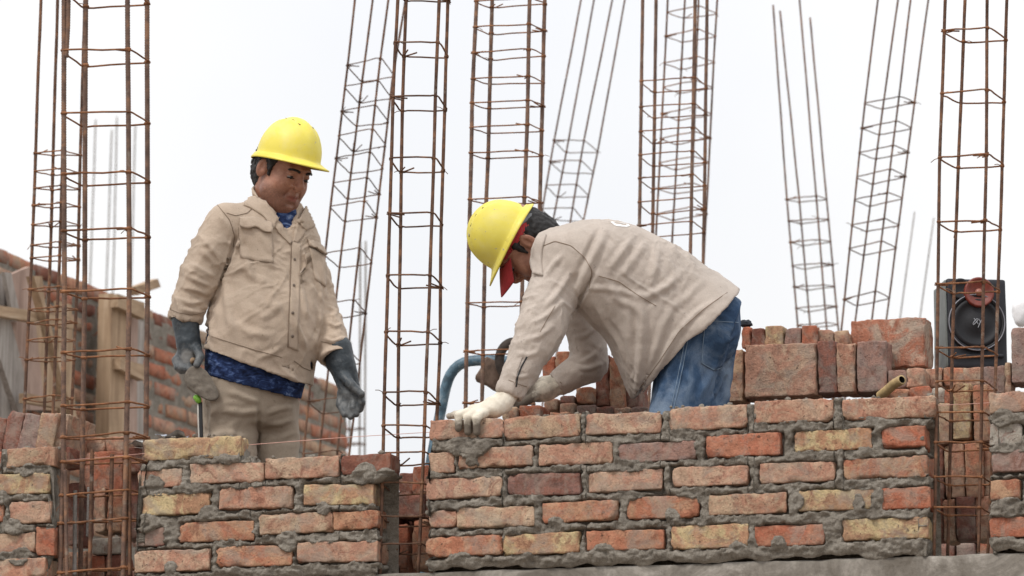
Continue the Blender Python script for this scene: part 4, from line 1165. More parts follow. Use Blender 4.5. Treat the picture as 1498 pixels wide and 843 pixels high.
def wrinkle(v, f, amp, stretch, seed=0, sharp=3.0, mask=.0):
    """irregular creases of worn cloth, stretched along a direction; stretch = 3x3 applied to positions"""
    P = v@np.asarray(stretch).T+seed*7.3
    P = P+.45*np.stack([fbm(P*.8+k*11, 2) for k in range(3)], 1)
    r = (1-np.abs(pn(P)*1.5)).clip(0, 1)**sharp-.3; r2 = (1-np.abs(pn(P*2.1+31)*1.5)).clip(0, 1)**sharp-.3
    m = np.clip(.55+1.3*pn(v*4+seed*3.7+5)+mask, 0, 1.3)
    return v+vnormals(v, f)*(amp*m*(r+.45*r2))[:, None]
def along(d, freq, ratio):
    """matrix for noise that runs along direction d"""
    d = np.asarray(d)/np.linalg.norm(d); return freq*(np.eye(3)-(1-ratio)*np.outer(d, d))
def grow(v, f, P_=None, amp=.002, scale=12, seed=0):
    return v+vnormals(v, f)*(amp*fbm(v*scale+seed*5.1, 3))[:, None]
def put(name, v, f, mat, parent, **attrs):
    me = mesh_np(name, v, f)
    for k, a in attrs.items():
        at = me.attributes.new(k, 'FLOAT', 'POINT'); at.data.foreach_set('value', np.asarray(a, dtype=np.float32))
    return link(name, me, mat, parent)
def drape(bvh, top, bot, nu, nv, lift, th, dref=.5, puff=0.0, bulge=None):
    """a thin cloth patch lying on the surface between two lines seen in the photograph"""
    T = polyline(np.array(top, float), nu+1); B = polyline(np.array(bot, float), nu+1)
    A = []; I = []
    for i in range(nu+1):
        for j in range(nv+1):
            q = T[i]+(B[i]-T[i])*j/nv
            p, n = shoot(bvh, q[0], q[1], dref)
            l = lift+puff*math.sin(math.pi*i/nu)*math.sin(math.pi*j/nv)
            if bulge: l += bulge(i/nu, j/nv)
            A.append(p+n*l); I.append(p+n*(l-th))
    A = np.array(A); I = np.array(I); k = len(A); W = nv+1; f = []
    for i in range(nu):
        for j in range(nv):
            q = (i*W+j, i*W+j+1, (i+1)*W+j+1, (i+1)*W+j); f.append(q); f.append(tuple(k+t for t in q[::-1]))
    for i in range(nu):
        for j in (0, nv): f.append((i*W+j, (i+1)*W+j, k+(i+1)*W+j, k+i*W+j))
    for j in range(nv):
        for i in (0, nu): f.append((i*W+j, i*W+j+1, k+i*W+j+1, k+i*W+j))
    return np.concatenate([A, I]), f
def fix_normals(ob):
    import bmesh
    bm = bmesh.new(); bm.from_mesh(ob.data); bmesh.ops.recalc_face_normals(bm, faces=bm.faces); bm.to_mesh(ob.data); bm.free()
def ribbon(bvh, pts, r, n=30, lift=0.0, dref=.5):
    P = []
    for x, y in polyline(np.array(pts, float), n):
        p, q = shoot(bvh, x, y, dref); P.append(p+q*lift)
    P = np.array(P); P[1:-1] = (P[:-2]+2*P[1:-1]+P[2:])/4
    return tube(P, r, 6)

# ------------------------------------------------------------------ materials of the people
def mat_skin():
    t = NT('tanned_skin'); P = t.coord()
    lip = t.n('ShaderNodeAttribute', attribute_name='lip').outputs['Fac']
    st = t.n('ShaderNodeAttribute', attribute_name='stubble').outputs['Fac']
    c = t.ramp(t.noise(24, 6, .68, P, .4), [(.3, (.235, .10, .063)), (.52, (.35, .165, .108)), (.7, (.45, .24, .165))])
    c = t.mix(t.mul(t.ramp(t.noise(140, 3, .6, P), [(.45, 0.), (.7, 1.)]), .25), c, (.24, .10, .07))
    c = t.mix(t.mul(lip, .9), c, (.22, .065, .05))
    c = t.mix(t.mul(st, t.mul(t.ramp(t.noise(420, 2, .6, P), [(.35, .15), (.65, .75)]), .8)), c, (.075, .045, .038))
    t.b.inputs['Subsurface Weight'].default_value = .12; t.b.inputs['Subsurface Radius'].default_value = (.01, .004, .002); t.b.inputs['Subsurface Scale'].default_value = .5
    return t.out(c, .46, t.bump(t.noise(190, 4, .65, P), .35, .003), spec=.45)
def mat_camo():
    t = NT('blue_patterned_knit'); P = t.coord()
    mp = t.n('ShaderNodeMapping'); t.l(P, mp.inputs['Vector']); mp.inputs['Rotation'].default_value = (0, .5, 0); mp.inputs['Scale'].default_value = (1, 1, 2.2)
    c = t.ramp(t.noise(24, 5, .72, mp.outputs[0], .5), [(.38, (.010, .014, .035)), (.52, (.022, .038, .105)), (.62, (.075, .12, .26)), (.74, (.30, .36, .48))])
    return t.out(c, .9, t.bump(t.noise(45, 3, .6, P), .3, .004), spec=.1)
def mat_glove(name, c0, c1, tip, rough=.5):
    t = NT(name); P = t.coord()
    d = t.n('ShaderNodeAttribute', attribute_name='dirt').outputs['Fac']
    c = t.ramp(t.noise(18, 5, .65, P, .6), [(.35, c0), (.62, c1)])
    n = t.noise(45, 6, .75, P, .6)
    c = t.mix(t.mul(t.ramp(t.mul(t.mul(d, 1.0), t.mul(n, .9), 'ADD'), [(.50, 0.), (1.0, 1.)]), .95), c, tip)
    h = t.mix(.6, t.noise(30, 4, .6, P, 1.), t.noise(300, 2, .5, P))
    return t.out(c, rough, t.bump(h, .45, .005), spec=.3)
def mat_jeans():
    t = NT('worn_denim'); P = t.coord()
    c = t.ramp(t.noise(6, 6, .66, P, .6), [(.32, (.024, .046, .095)), (.5, (.058, .105, .19)), (.66, (.20, .265, .36))])
    c = t.mix(.55, c, t.ramp(t.noise(330, 2, .5, P), [(.3, .72), (.7, 1.15)]), 'MULTIPLY')
    mp = t.n('ShaderNodeMapping'); t.l(P, mp.inputs['Vector']); mp.inputs['Scale'].default_value = (1, 1, .3)
    c = t.mix(t.mul(t.ramp(t.noise(26, 5, .7, mp.outputs[0], .4), [(.55, 0.), (.75, 1.)]), .35), c, (.25, .32, .40))
    h = t.mix(.5, t.noise(30, 4, .6, P, .8), t.noise(500, 2, .5, P))
    return t.out(c, .9, t.bump(h, .4, .005), spec=.1)
MAT.update(skin=mat_skin(), hair=mat_plain('black_hair', (.011, .009, .009), .5, .4, .4, 90, bump=.6), camo=mat_camo(), jeans=mat_jeans(),
    shirt1=mat_cloth('tan_twill', (.53, .425, .335), (.37, .28, .21), .86, wr=.6), shirt2=mat_cloth('faded_tan_twill', (.50, .435, .385), (.38, .32, .275), .88, wr=.6),
    trousers=mat_cloth('khaki_twill', (.40, .33, .26), (.27, .21, .16), .8, dirtamt=.5),
    glove_black=mat_glove('dark_rubber_glove', (.022, .030, .038), (.055, .068, .080), (.24, .24, .235), .42),
    glove_white=mat_glove('cream_cotton_glove', (.62, .56, .465), (.75, .695, .595), (.11, .088, .07), .9),
    helmet=None, eye=mat_plain('eye_white', (.34, .29, .27), .3, .5, .05), iris=mat_plain('dark_iris', (.02, .012, .01), .3, .5, .05),
    boot=mat_plain('brown_leather', (.09, .06, .045), .6, .4, .3), red=mat_cloth('red_cap_cloth', (.42, .045, .05), (.2, .03, .03), .85),
    grey_strap=mat_plain('grey_webbing', (.20, .21, .23), .6, .4, .2), black=mat_plain('black_plastic', (.02, .02, .022), .5, .4, .1),
    seam=mat_cloth('dark_seam_thread', (.24, .18, .135), (.18, .13, .1), .9), button=mat_plain('grey_button', (.16, .125, .10), .5, .4, .1))  # seam thread is a darker brown than the shirt cloth
def mat_helmet():
    t = NT('yellow_helmet_plastic'); P = t.coord()
    c = t.ramp(t.noise(9, 4, .6, P), [(.3, (.74, .62, .075)), (.7, (.80, .70, .13))])
    sc = t.noise(55, 6, .75, P, .6)
    c = t.mix(t.mul(t.ramp(sc, [(.60, 0.), (.72, 1.)]), .35), c, (.80, .74, .42))
    c = t.mix(t.mul(t.ramp(t.noise(33, 5, .7, P, .3), [(.64, 0.), (.72, 1.)]), .65), c, (.36, .28, .07))
    c = t.mix(t.mul(t.ramp(t.noise(7, 6, .7, P, .5), [(.5, 0.), (.7, 1.)]), .35), c, (.70, .64, .36))
    c = t.mix(t.mul(t.ramp(t.noise(60, 2, .5, P, .2), [(.70, 0.), (.73, 1.)]), .8), c, (.42, .39, .34))
    return t.out(c, t.mul(t.ramp(sc, [(.3, .34), (.7, .6)]), 1.0), t.bump(sc, .12, .002), spec=.4)
MAT['helmet'] = mat_helmet()
MAT['helmet_in'] = mat_plain('helmet_lining', (.70, .42, .02), .6, .3, .1)

# ------------------------------------------------------------------ head, hat
def head_prims(c, F, sc, jowl=0.0, lean=0.0):
    """c: point between the ears; F: rows = head's right, forward, up; returns (adds, cuts) in world space"""
    W = lambda x, y, z: c+sc*(x*F[0]+y*F[1]+z*F[2])
    e = lambda x, y, z, a, b, d: EL(W(x, y, z), F, np.array([a, b, d])*sc)
    r = lambda p, q, a, b: RC(W(*p), W(*q), a*sc, b*sc)
    A = [(e(0, -.008, .045, .076, .098, .085), .01), (e(0, .030, -.015, .066, .066, .085), .03), (e(0, .040, -.065, .056+.008*jowl, .052, .046), .03),
         (r((0, .078, -.092), (0, .070, -.096), .019, .019), .025)]
    for s in (-1, 1):
        A += [(e(s*.040, .058, -.028, .027, .026, .030), .025), (r((s*.050, .030, -.060), (s*.030, .066, -.085), .024+.006*jowl, .020), .025),
              (r((s*.008, .092, .038), (s*.040, .080, .036), .010, .009), .012)]
    if jowl: A += [(e(0, .035, -.105, .056, .050, .030), .025)]
    A += [(r((0, .088, .026), (0, .112, -.012), .0085, .0130), .012), (r((0, .112, -.013), (0, .106, -.024), .0130, .010), .006)]
    for s in (-1, 1): A += [(r((s*.015, .097, -.020), (s*.013, .092, -.024), .0095, .008), .005)]
    A += [(r((-.018, .092, -.0505), (.018, .092, -.0505), .0065, .0065), .007), (r((0, .095, -.050), (0, .095, -.051), .0075, .0075), .006),
          (r((-.015, .090, -.064), (.015, .090, -.064), .0075, .0075), .007), (r((0, .093, -.038), (0, .09, -.046), .008, .008), .01)]
    C = []
    for s in (-1, 1):
        C += [(e(s*.033, .104, .013, .018, .016, .0105), .010), (r((s*.012, .102, -.0275), (s*.010, .094, -.020), .0028, .002), .003)]
    C += [(r((-.024, .0985, -.0585), (0, .1050, -.0570), .0036, .0036), .003), (r((0, .1050, -.0570), (.024, .0985, -.0585), .0036, .0036), .003),
          (r((-.020, .102, -.026), (-.031, .088, -.055), .0042, .0032), .007), (r((.020, .102, -.026), (.031, .088, -.055), .0042, .0032), .007),
          (r((-.014, .100, -.079), (.014, .100, -.079), .004, .004), .008)]
    E = []
    for s in (-1, 1):
        E += [(e(s*.033, .078, .0125, .0125, .0125, .0115), .002), (e(s*.033, .0810, .0180, .0150, .0120, .0095), .003), (e(s*.033, .0800, .0005, .0135, .0100, .0060), .004)]   # lids over the eyeballs
        er = rotm(0, 0, s*.35)@np.eye(3); Fe = er.T@F
        E += [(EL(W(s*.079, -.008, -.002), np.array([F[0]*math.cos(.4*s)+F[1]*math.sin(.4*s), F[1]*math.cos(.4*s)-F[0]*math.sin(.4*s), F[2]]), np.array([.007, .020, .032])*sc), .006)]
    C2 = []
    for s in (-1, 1): C2 += [(e(s*.0885, -.001, .003, .0085, .011, .019), .003)]
    return A, C, E, C2, W
def head_attrs(v, c, F, sc):
    q = ((v-c)@F.T)/sc
    lip = np.exp(-((q[:, 2]+.0575)/.010)**4)*np.exp(-(q[:, 0]/.024)**4)*(q[:, 1] > .07)
    st = np.clip((-.030-q[:, 2])/.02, 0, 1)*np.clip((q[:, 1]+.01)/.03, 0, 1)*(q[:, 2] > -.13)
    st = st*(1-lip)
    return lip, st
def face_bits(body, c, F, sc):
    W = lambda x, y, z: c+sc*(x*F[0]+y*F[1]+z*F[2])
    for s in (-1, 1):
        v, f = lump(np.zeros(3), (.0125*sc, .0125*sc, .0115*sc), 1, 0.0, 14)
        e = put('eye', v@F+W(s*.033, .0792, .011), f, MAT['eye'], body)
        v, f = lump(np.zeros(3), (.0062*sc, .003*sc, .0062*sc), 1, 0.0, 10)
        put('iris', v@F+W(s*.033, .0908, .0085), f, MAT['iris'], e)
        # upper lid and brow
        P = np.array([W(s*.018, .0900, .0075), W(s*.026, .0945, .0080), W(s*.036, .0935, .0075), W(s*.048, .0850, .0045)])
        v, f = tube(polyline(P, 12), np.r_[.0008, np.full(10, .0017), .0012]*sc, 6); put('eyelashes', v, f, MAT['hair'], body)
        P = np.array([W(s*.012, .1005, .0315), W(s*.026, .1005, .0355), W(s*.040, .0930, .0355), W(s*.052, .0830, .030)])
        v, f = tube(polyline(P, 14), np.r_[.0022, np.linspace(.0046, .0036, 12), .0016]*sc, 7); put('eyebrow', v, f, MAT['hair'], body)
def hard_hat(parent, c, F, sc, lift=0.0, tilt=0.0, shift=0.0):
    """shell of a safety helmet in the head's frame: dome with a crown ridge, a rain gutter, a brim and a front peak"""
    R_ = rotm(tilt, 0, 0)
    na, rows = 72, []
    ax, ay, az = .101, .116, .128
    z0 = .052+lift
    prof = [(math.cos(t), math.sin(t)) for t in np.linspace(math.pi/2, 0, 22)]
    th = np.linspace(0, 2*math.pi, na, endpoint=False)
    def ringp(k, c_, s_, dz=0.0, ext=0.0):
        out = []
        for t in th:
            cx, sy = math.sin(t), math.cos(t)
            x = ax*c_*cx; y = ay*c_*sy; z = z0+az*s_**.92
            rd = 1-math.exp(-(x/.016)**2)
            if s_ > .35: z += .006*math.exp(-(x/.020)**4)*min(1, (s_-.35)*4)
            if s_ > .3: z += .0035*(math.exp(-((abs(x)-.045)/.010)**2))*min(1, (s_-.3)*4)*(1 if y > -.09 else 0)
            out.append((x, y, z))
        return np.array(out)
    for (c_, s_) in prof: rows.append(ringp(0, max(c_, .012), s_))
    peak = np.array([max(0, math.cos(t))**2.6 for t in th]); back = np.array([max(0, -math.cos(t))**2 for t in th])
    d = np.stack([np.sin(th)*ax, np.cos(th)*ay], 1); dn = d/np.linalg.norm(d, axis=1)[:, None]
    for (e, dz) in ((.0015, -.0045), (.0075, -.0075), (.35, None), (.7, None), (1.0, None)):
        if dz is not None:
            rows.append(np.column_stack([d+dn*e, np.full(na, z0+dz)]))
        else:
            ex = .0075+e*(.0055+.040*peak+.007*back); drop = z0-.009-e*(.010+.004*peak+.008*back)
            rows.append(np.column_stack([d+dn*ex[:, None], drop]))
    r = rows[-1]; rows.append(np.column_stack([r[:, :2]-dn*.001, r[:, 2]-.004]))
    outer = len(rows)
    # inside
    ins = []
    for k in (outer-2, outer-3, outer-4):
        q = rows[k].copy(); q[:, 2] -= .0042; ins.append(q)
    ins[0][:, :2] -= dn*.003
    ins.append(np.column_stack([d*.965, np.full(na, z0-.008)]))
    for (c_, s_) in prof[::-1][1:]:
        q = ringp(0, max(c_*.962, .012), s_*.962); q[:, 2] -= .003; ins.append(q)
    rows += ins
    P = np.concatenate(rows); n = len(rows); f = []
    for k in range(n-1):
        for i in range(na): f.append((k*na+i, (k+1)*na+i, (k+1)*na+(i+1) % na, k*na+(i+1) % na))
    f.append(tuple(range(na-1, -1, -1))); f.append(tuple((n-1)*na+i for i in range(na)))
    # tilt about the rim centre
    pv = np.array([0, 0, z0]); P = (P-pv)@R_.T+pv+np.array([0, shift, 0])
    hat = put('hard_hat', c+sc*(P@F), f, MAT['helmet'], parent); fix_normals(hat)
    hat.data.materials.append(MAT['helmet_in'])
    mi = np.zeros(len(hat.data.polygons), dtype=np.int32); mi[(outer+1)*na:] = 1
    hat.data.polygons.foreach_set('material_index', mi)
    L = lambda x, y, z: c+sc*((((np.array([x, y, z])-pv)@R_.T)+pv+np.array([0, shift, 0]))@F)
    # ventilation slots along the crown
    vb = MB()
    for s in (-1, 1):
        for y in (-.045, -.015, .018, .05):
            x = s*.030; z = z0+az*(max(0, 1-(x/ax)**2-(y/ay)**2))**.46-.0012
            vv, ff = rough_box((.005*sc, .013*sc, .005*sc), 3, .004, .002, 0, 0); vb.add(vv@F+L(x, y, z), ff)
    vb.build('vent_slots', mat_plain('dull_vent', (.26, .21, .08), .7, .3, .3), hat)
    return hat, L
def hair_cap(c, F, sc, name, parent, low_back=-.075, front=.028, thick=.010, seed=0, bump_=.004, top=.30):
    W = lambda x, y, z: c+sc*(x*F[0]+y*F[1]+z*F[2])
    ctr = W(0, 0, .02); e = .16*sc
    g = Grid(*[rng_(ctr[k]-e, ctr[k]+e, .004) for k in range(3)])
    g.add(EL(W(0, -.010, .045), F, np.array([.076+thick, .098+thick, .085+thick])*sc), .01)
    g.add(EL(W(0, -.045, -.020), F, np.array([.064+thick*.6, .060+thick*.6, .070])*sc), .03)
    for s in (-1, 1): g.add(RC(W(s*.074, .022, .03), W(s*.072, .024, -.012), .0095*sc, .007*sc), .01)
    g.half(W(0, 0, top), F[2])
    g.half(W(0, front, .0), F[1]+F[2]*-.25)                   # front edge of the hair
    g.half(W(0, -.02, low_back), -F[2]-F[1]*.25)               # nape
    for s in (-1, 1): g.cut(EL(W(s*.080, .004, -.035), F, np.array([.03, .022, .034])*sc), .006)
    v, f = g.mesh(); v = smooth(v, f, 2); v = grow(v, f, None, bump_, 60, seed)
    return put(name, v, f, MAT['hair'], parent)
# ================================================================== the standing worker
def frame(fwd, up):
    y = np.asarray(fwd)/np.linalg.norm(fwd); z = up-y*np.dot(up, y); z /= np.linalg.norm(z)
    return np.stack([np.cross(y, z), y, z])
def seat(px, py, d): return V(px, py, d)

man = empty('person'); d1 = .70
S1 = scale_at(V(400, 420, d1))
turn = rad(25)
f1 = math.cos(turn)*TOW+math.sin(turn)*RGT; L1 = math.cos(turn)*RGT-math.sin(turn)*TOW
o1 = V(400, 500, d1)
def torso_st(rows, shrink=0.0, depth=.72):
    st = []
    for (y, xl, xr, *dp) in rows:
        hw = (xr-xl)/2/S1; t = V(400, y, d1)[2]-o1[2]
        a = hw/.965; b = a*(dp[0] if dp else depth)
        st.append((t, ((xl+xr)/2-400)/S1/math.cos(turn), 0, a-shrink, b-shrink))
    return sorted(st)
ROWS = [(296, 372, 436, .9), (312, 352, 446, .72), (332, 328, 460, .66), (380, 322, 473, .66), (420, 319, 475, .70), (460, 307, 475, .74), (500, 298, 467, .74), (540, 296, 460, .70), (580, 298, 455, .70)]
Sa, Sb = V(332, 330, .59), V(438, 356, .80)
Ea, Eb = V(291, 405, .545), V(468, 432, .80)
Wa, Wb = V(271, 466, .545), V(488, 512, .745)
hc1 = V(412, 252, d1-.04)
yaw1, pit1 = rad(45), rad(29)
fh = math.cos(yaw1)*TOW+math.sin(yaw1)*RGT
F1 = frame(fh*math.cos(pit1)-ZUP*math.sin(pit1), ZUP+.04*RGT)
SC1 = 1.06

# --- one continuous body under the clothes
hp = head_prims(hc1, F1, SC1, jowl=.6)
lo = V(240, 930, .9); lo = np.array([lo[0]-.05, .3, FLOOR_Z-.02]); hi = np.array([V(545, 150, .5)[0]+.05, 1.1, V(400, 150, d1)[2]])
hb = .17
g = Grid(fine_axis(lo[0], hi[0], .016, [(hc1[0]-hb, hc1[0]+hb, .0024)]), fine_axis(lo[1], hi[1], .016, [(hc1[1]-hb, hc1[1]+hb, .0024)]), fine_axis(lo[2], hi[2], .016, [(hc1[2]-.17, hc1[2]+.20, .0024)]))
for p, k in hp[0]: g.add(p, k)
nb = V(404, 322, d1+.02)
g.add(RC(nb, hc1-F1[2]*.05-F1[1]*.025, .066, .062), .03)
g.add(LOFT(o1, ZUP, L1, f1, torso_st(ROWS[1:], .035)), .03)
for a, b, c in ((Sa, Ea, Wa), (Sb, Eb, Wb)):
    g.add(RC(nb, a, .05, .05), .04); g.add(RC(a, b, .048, .040), .02); g.add(RC(b, c, .040, .03), .02)
ha1, hb1 = V(277, 522, .535), V(510, 572, .735)
g.add(RC(Wa, ha1, .028, .026), .02); g.add(RC(Wb, hb1, .028, .024), .02)
LEGS = [((337, 590, .64), (336, 720, .63), (340, 885, .66)), ((404, 592, .76), (407, 720, .75), (412, 885, .78))]
for h, kn, an in LEGS:
    g.add(RC(V(*h), V(*kn), .07, .05), .04); g.add(RC(V(*kn), V(*an), .05, .035), .02)
    an_ = V(*an); ft = np.array([an_[0], an_[1], FLOOR_Z+.035]); g.add(RC(an_, ft, .035, .03), .02); g.add(RC(ft, ft+f1*.13, .03, .025), .02)
for p, k in hp[1]: g.cut(p, k)
for p, k in hp[2]: g.add(p, k)
for p, k in hp[3]: g.cut(p, k)
v, f = g.mesh(); v = smooth(v, f, 1, .3)
nk_v, nk_f = v, f
lip, stb = head_attrs(v, hc1, F1, SC1)
man['_base'] = (V(372, 700, d1)[0], d1, FLOOR_Z)
body = put('body', v, f, MAT['skin'], man, lip=lip, stubble=stb)
face_bits(man, hc1, F1, SC1)
hair_cap(hc1, F1, SC1, 'hair', man, low_back=-.088, front=.030, seed=1, bump_=.006, thick=.008)
hat, HL = hard_hat(man, hc1, F1, SC1*.98, lift=.006, tilt=rad(14), shift=.006)
# rear strap of the suspension sticking out under the brim
P = np.array([HL(-.055, -.11, .022), HL(-.03, -.138, .016), HL(0, -.148, .014), HL(.03, -.138, .016), HL(.055, -.11, .022)])
v, f = tube(polyline(P, 14), .008, 6); put('strap', v, f, MAT['black'], hat)

# --- work shirt
def box_of(pts, m, st): 
    a = np.min(pts, 0)-m; b = np.max(pts, 0)+m
    return Grid(*[rng_(a[k], b[k], st) for k in range(3)])
pts = np.array([V(244, 300, .5), V(515, 580, .5), V(244, 300, .95), V(515, 280, .95), Wa, Wb])
g = box_of(pts, .07, .0048)
g.add(LOFT(o1, ZUP, L1, f1, torso_st(ROWS), 2.3), .02)
g.add(EL(V(392, 480, d1)+f1*.045, np.stack([L1, f1, ZUP]), np.array([.145, .115, .16])), .06)        # belly
nbs = V(402, 316, d1+.025)
g.add(RC(nbs, Sa+np.array([0, 0, -.005]), .058, .078), .05); g.add(RC(nbs, Sb, .058, .060), .04)
g.add(RC(Sa, Ea, .078, .070), .008); g.add(RC(Ea, Wa, .069, .056), .010)
wb = (Wb-Eb)/np.linalg.norm(Wb-Eb)
g.add(RC(Sb, Eb, .060, .050), .010); g.add(RC(Eb, Wb+wb*.06, .050, .061), .010)
hemn = -RGT*.33-UPV*.944
g.half(V(376, 536, d1), hemn)
inner = LOFT(o1, ZUP, L1, f1, torso_st([r for r in ROWS if r[0] >= 500]+[(610, 300, 452)], .011), 2.3)
g.cut(inner, .004)
g.cut(EL(V(388, 545, d1)+f1*.045, np.stack([L1, f1, ZUP]), np.array([.128, .106, .075])), .006)
wa = (Wa-Ea)/np.linalg.norm(Wa-Ea); wb = (Wb-Eb)/np.linalg.norm(Wb-Eb)
g.half(Wa+wa*.016, wa) if False else None
def trim(g, p, w, rmax):
    """cut a sleeve square at p"""
    X = g.ax[0][:, None, None]; Y = g.ax[1][None, :, None]; Z = g.ax[2][None, None, :]
    t = (X-p[0])*w[0]+(Y-p[1])*w[1]+(Z-p[2])*w[2]
    q2 = (X-p[0])**2+(Y-p[1])**2+(Z-p[2])**2-t*t
    cut = np.where((q2 < rmax**2) & (t < .16), t, -1).astype(np.float32)
    g.D = np.maximum(g.D, cut)
wa_t = wa+RGT*.15; wa_t /= np.linalg.norm(wa_t)
trim(g, Wa+wa*.012, wa_t, .095); trim(g, Wb+wb*.034, wb-RGT*.25 if False else wb, .09)
g.cut(RC(Wa+wa*.045, Wa-wa*.02, .054, .046), .004); g.cut(RC(Wb+wb*.070, Wb+wb*.005, .047, .043), .004)
# open neck and the split below the last button
ap = V(428, 352, d1)+f1*.15
g.cut(RC(V(416, 304, d1-.13), V(428, 358, d1-.17), .046, .006, TOW, 3.2), .005)
g.cut(RC(V(425, 509, d1-.20), V(422, 572, d1-.18), .003, .030, TOW, 3.2), .003)
v, f = g.mesh(); v = smooth(v, f, 3)
v = crumple_limb(v, f, Ea+(Sa-Ea)*.35, Wa, .085, 15, .0060, 1)
v = crumple_limb(v, f, Eb+(Sb-Eb)*.5, Wb, .07, 16, .0060, 2)
v = wrinkle(v, f, .0110, along(RGT*.6-UPV, 7, .35), 1, 2.5)
v = wrinkle(v, f, .0070, along(RGT+UPV*.5, 12, .3), 2, 5)
v = wrinkle(v, f, .0032, along(RGT-UPV*.3, 23, .35), 12, 4)
v = folds(v, f, [
    ([(262, 452), (282, 456), (300, 458)], .007, .006), ([(258, 436), (280, 444), (302, 440)], .008, .007), ([(262, 420), (285, 424), (306, 432)], .008, .006), ([(270, 402), (290, 412), (312, 420)], .008, .006),
    ([(275, 384), (298, 396), (318, 408)], .009, .006), ([(292, 362), (305, 376), (318, 392)], .010, .005), ([(318, 312), (334, 330), (338, 352)], .010, .004),
    ([(345, 340), (341, 362), (330, 396), (316, 436)], .007, -.013), ([(346, 352), (356, 368), (366, 396), (370, 420)], .011, .009), ([(332, 395), (330, 430), (336, 470), (344, 500)], .015, .009), ([(352, 384), (364, 402), (392, 416)], .012, .005),
    ([(378, 468), (398, 456), (414, 444)], .012, .005), ([(340, 470), (366, 488), (402, 492)], .014, .006), ([(376, 524), (396, 518), (414, 506)], .010, .005), ([(310, 470), (308, 488), (320, 500)], .012, .006),
    ([(458, 398), (468, 424), (470, 448)], .010, .007), ([(470, 452), (466, 480), (458, 512)], .011, .008), ([(434, 400), (444, 440), (452, 476)], .012, .006), ([(430, 466), (440, 488), (450, 514)], .010, .007), ([(440, 360), (448, 384), (456, 404)], .010, .005),
    ([(348, 344), (342, 356), (338, 366)], .007, -.008), ([(358, 345), (350, 356), (343, 364)], .007, .006), ([(372, 430), (384, 444), (412, 448)], .014, .004), ([(478, 470), (490, 478), (503, 474)], .007, .006), ([(472, 494), (486, 500), (506, 494)], .007, .006), ([(480, 448), (490, 456), (498, 452)], .007, .005)], d1)
v = grow(v, f, None, .0028, 11, 3)
sh_v, sh_f = v, f
shirt = put('shirt', v, f, MAT['shirt1'], man)
bv = bvh_of(sh_v, sh_f)
both = bvh_of(np.concatenate([sh_v, nk_v]), np.concatenate([sh_f, nk_f+len(sh_v)]))
def cloth_patch(name, top, bot, lift, th, mat, par, bvh=bv, nu=14, nv=10, puff=0., dref=.5, bulge=None):
    v, f = drape(bvh, top, bot, nu, nv, lift, th, dref, puff, bulge)
    o = put(name, v, f, mat, par); fix_normals(o); return o
cloth_patch('pocket', [(349, 330), (372, 331), (398, 338)], [(352, 377), (375, 382), (400, 385)], .0035, .008, MAT['shirt1'], shirt, puff=.003)
cloth_patch('pocket_flap', [(351, 319), (374, 319), (399, 327)], [(350, 331), (358, 334), (373, 334), (386, 341), (397, 341)], .008, .009, MAT['shirt1'], shirt, nv=6, bulge=lambda u, v: .008*v)
cloth_patch('pocket', [(452, 362), (464, 368), (477, 376)], [(460, 408), (468, 414), (476, 420)], .003, .008, MAT['shirt1'], shirt, puff=.003)
cloth_patch('pocket_flap', [(450, 350), (462, 355), (475, 364)], [(451, 360), (464, 367), (478, 376)], .007, .009, MAT['shirt1'], shirt, nv=5, bulge=lambda u, v: .007*v)
cloth_patch('placket', [(427, 352), (425, 400), (424, 440), (422, 480), (421, 508)], [(440, 356), (439, 400), (438, 440), (436, 480), (436, 514)], .003, .007, MAT['shirt1'], shirt, nu=40, nv=5)
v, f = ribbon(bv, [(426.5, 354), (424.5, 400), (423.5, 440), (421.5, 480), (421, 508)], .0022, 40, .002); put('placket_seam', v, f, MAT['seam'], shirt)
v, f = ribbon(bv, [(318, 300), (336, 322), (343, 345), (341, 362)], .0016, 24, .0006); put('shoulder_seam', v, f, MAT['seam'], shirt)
for pl_ in ([(349, 332), (350, 355), (353, 377), (376, 382), (399, 385), (398, 360), (397, 342)], [(351, 331), (362, 333), (373, 333), (386, 340), (397, 340)], [(451, 361), (464, 367), (477, 376)], [(461, 408), (468, 414), (475, 419)],
            [(303, 490), (330, 499), (372, 512), (412, 523)], [(430, 528), (443, 538), (455, 543)], [(439, 360), (437, 420), (435, 470), (434, 508)], [(247, 452), (262, 458), (280, 461), (298, 457)], [(470, 500), (488, 503), (508, 497)], [(374, 300), (362, 312), (345, 316), (332, 312)]):
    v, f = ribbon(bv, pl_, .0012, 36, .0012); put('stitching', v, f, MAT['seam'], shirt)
for (bx, by) in ((430, 380), (429, 418), (428, 458), (427, 492)):
    p, n = shoot(bv, bx, by); p = p+n*.005
    v, f = lump(np.zeros(3), (.0055, .0055, .002), 1, 0, 10); Fb = frame(np.cross(n, ZUP), n); put('button', v@Fb+p, f, MAT['button'], shirt)
cl = MB()
v, f = drape(both, [(372, 272), (384, 292), (396, 309), (405, 322)], [(356, 301), (368, 306), (385, 317), (400, 336)], 16, 8, .007, .006, d1, 0, lambda u, v: .008*(1-v)); cl.add(v, f)
v, f = drape(both, [(405, 318), (414, 334), (427, 354)], [(396, 324), (408, 342), (424, 358)], 12, 5, .006, .010, d1); cl.add(v, f)
v, f = drape(both, [(443, 304), (439, 314), (434, 326)], [(460, 318), (459, 332), (446, 338)], 12, 7, .007, .006, d1, 0, lambda u, v: .008*(1-v)); cl.add(v, f)
v, f = drape(both, [(435, 320), (431, 338), (428, 354)], [(446, 334), (445, 344), (434, 356)], 12, 5, .006, .010, d1); cl.add(v, f)
o = cl.build('collar', MAT['shirt1'], shirt); fix_normals(o)

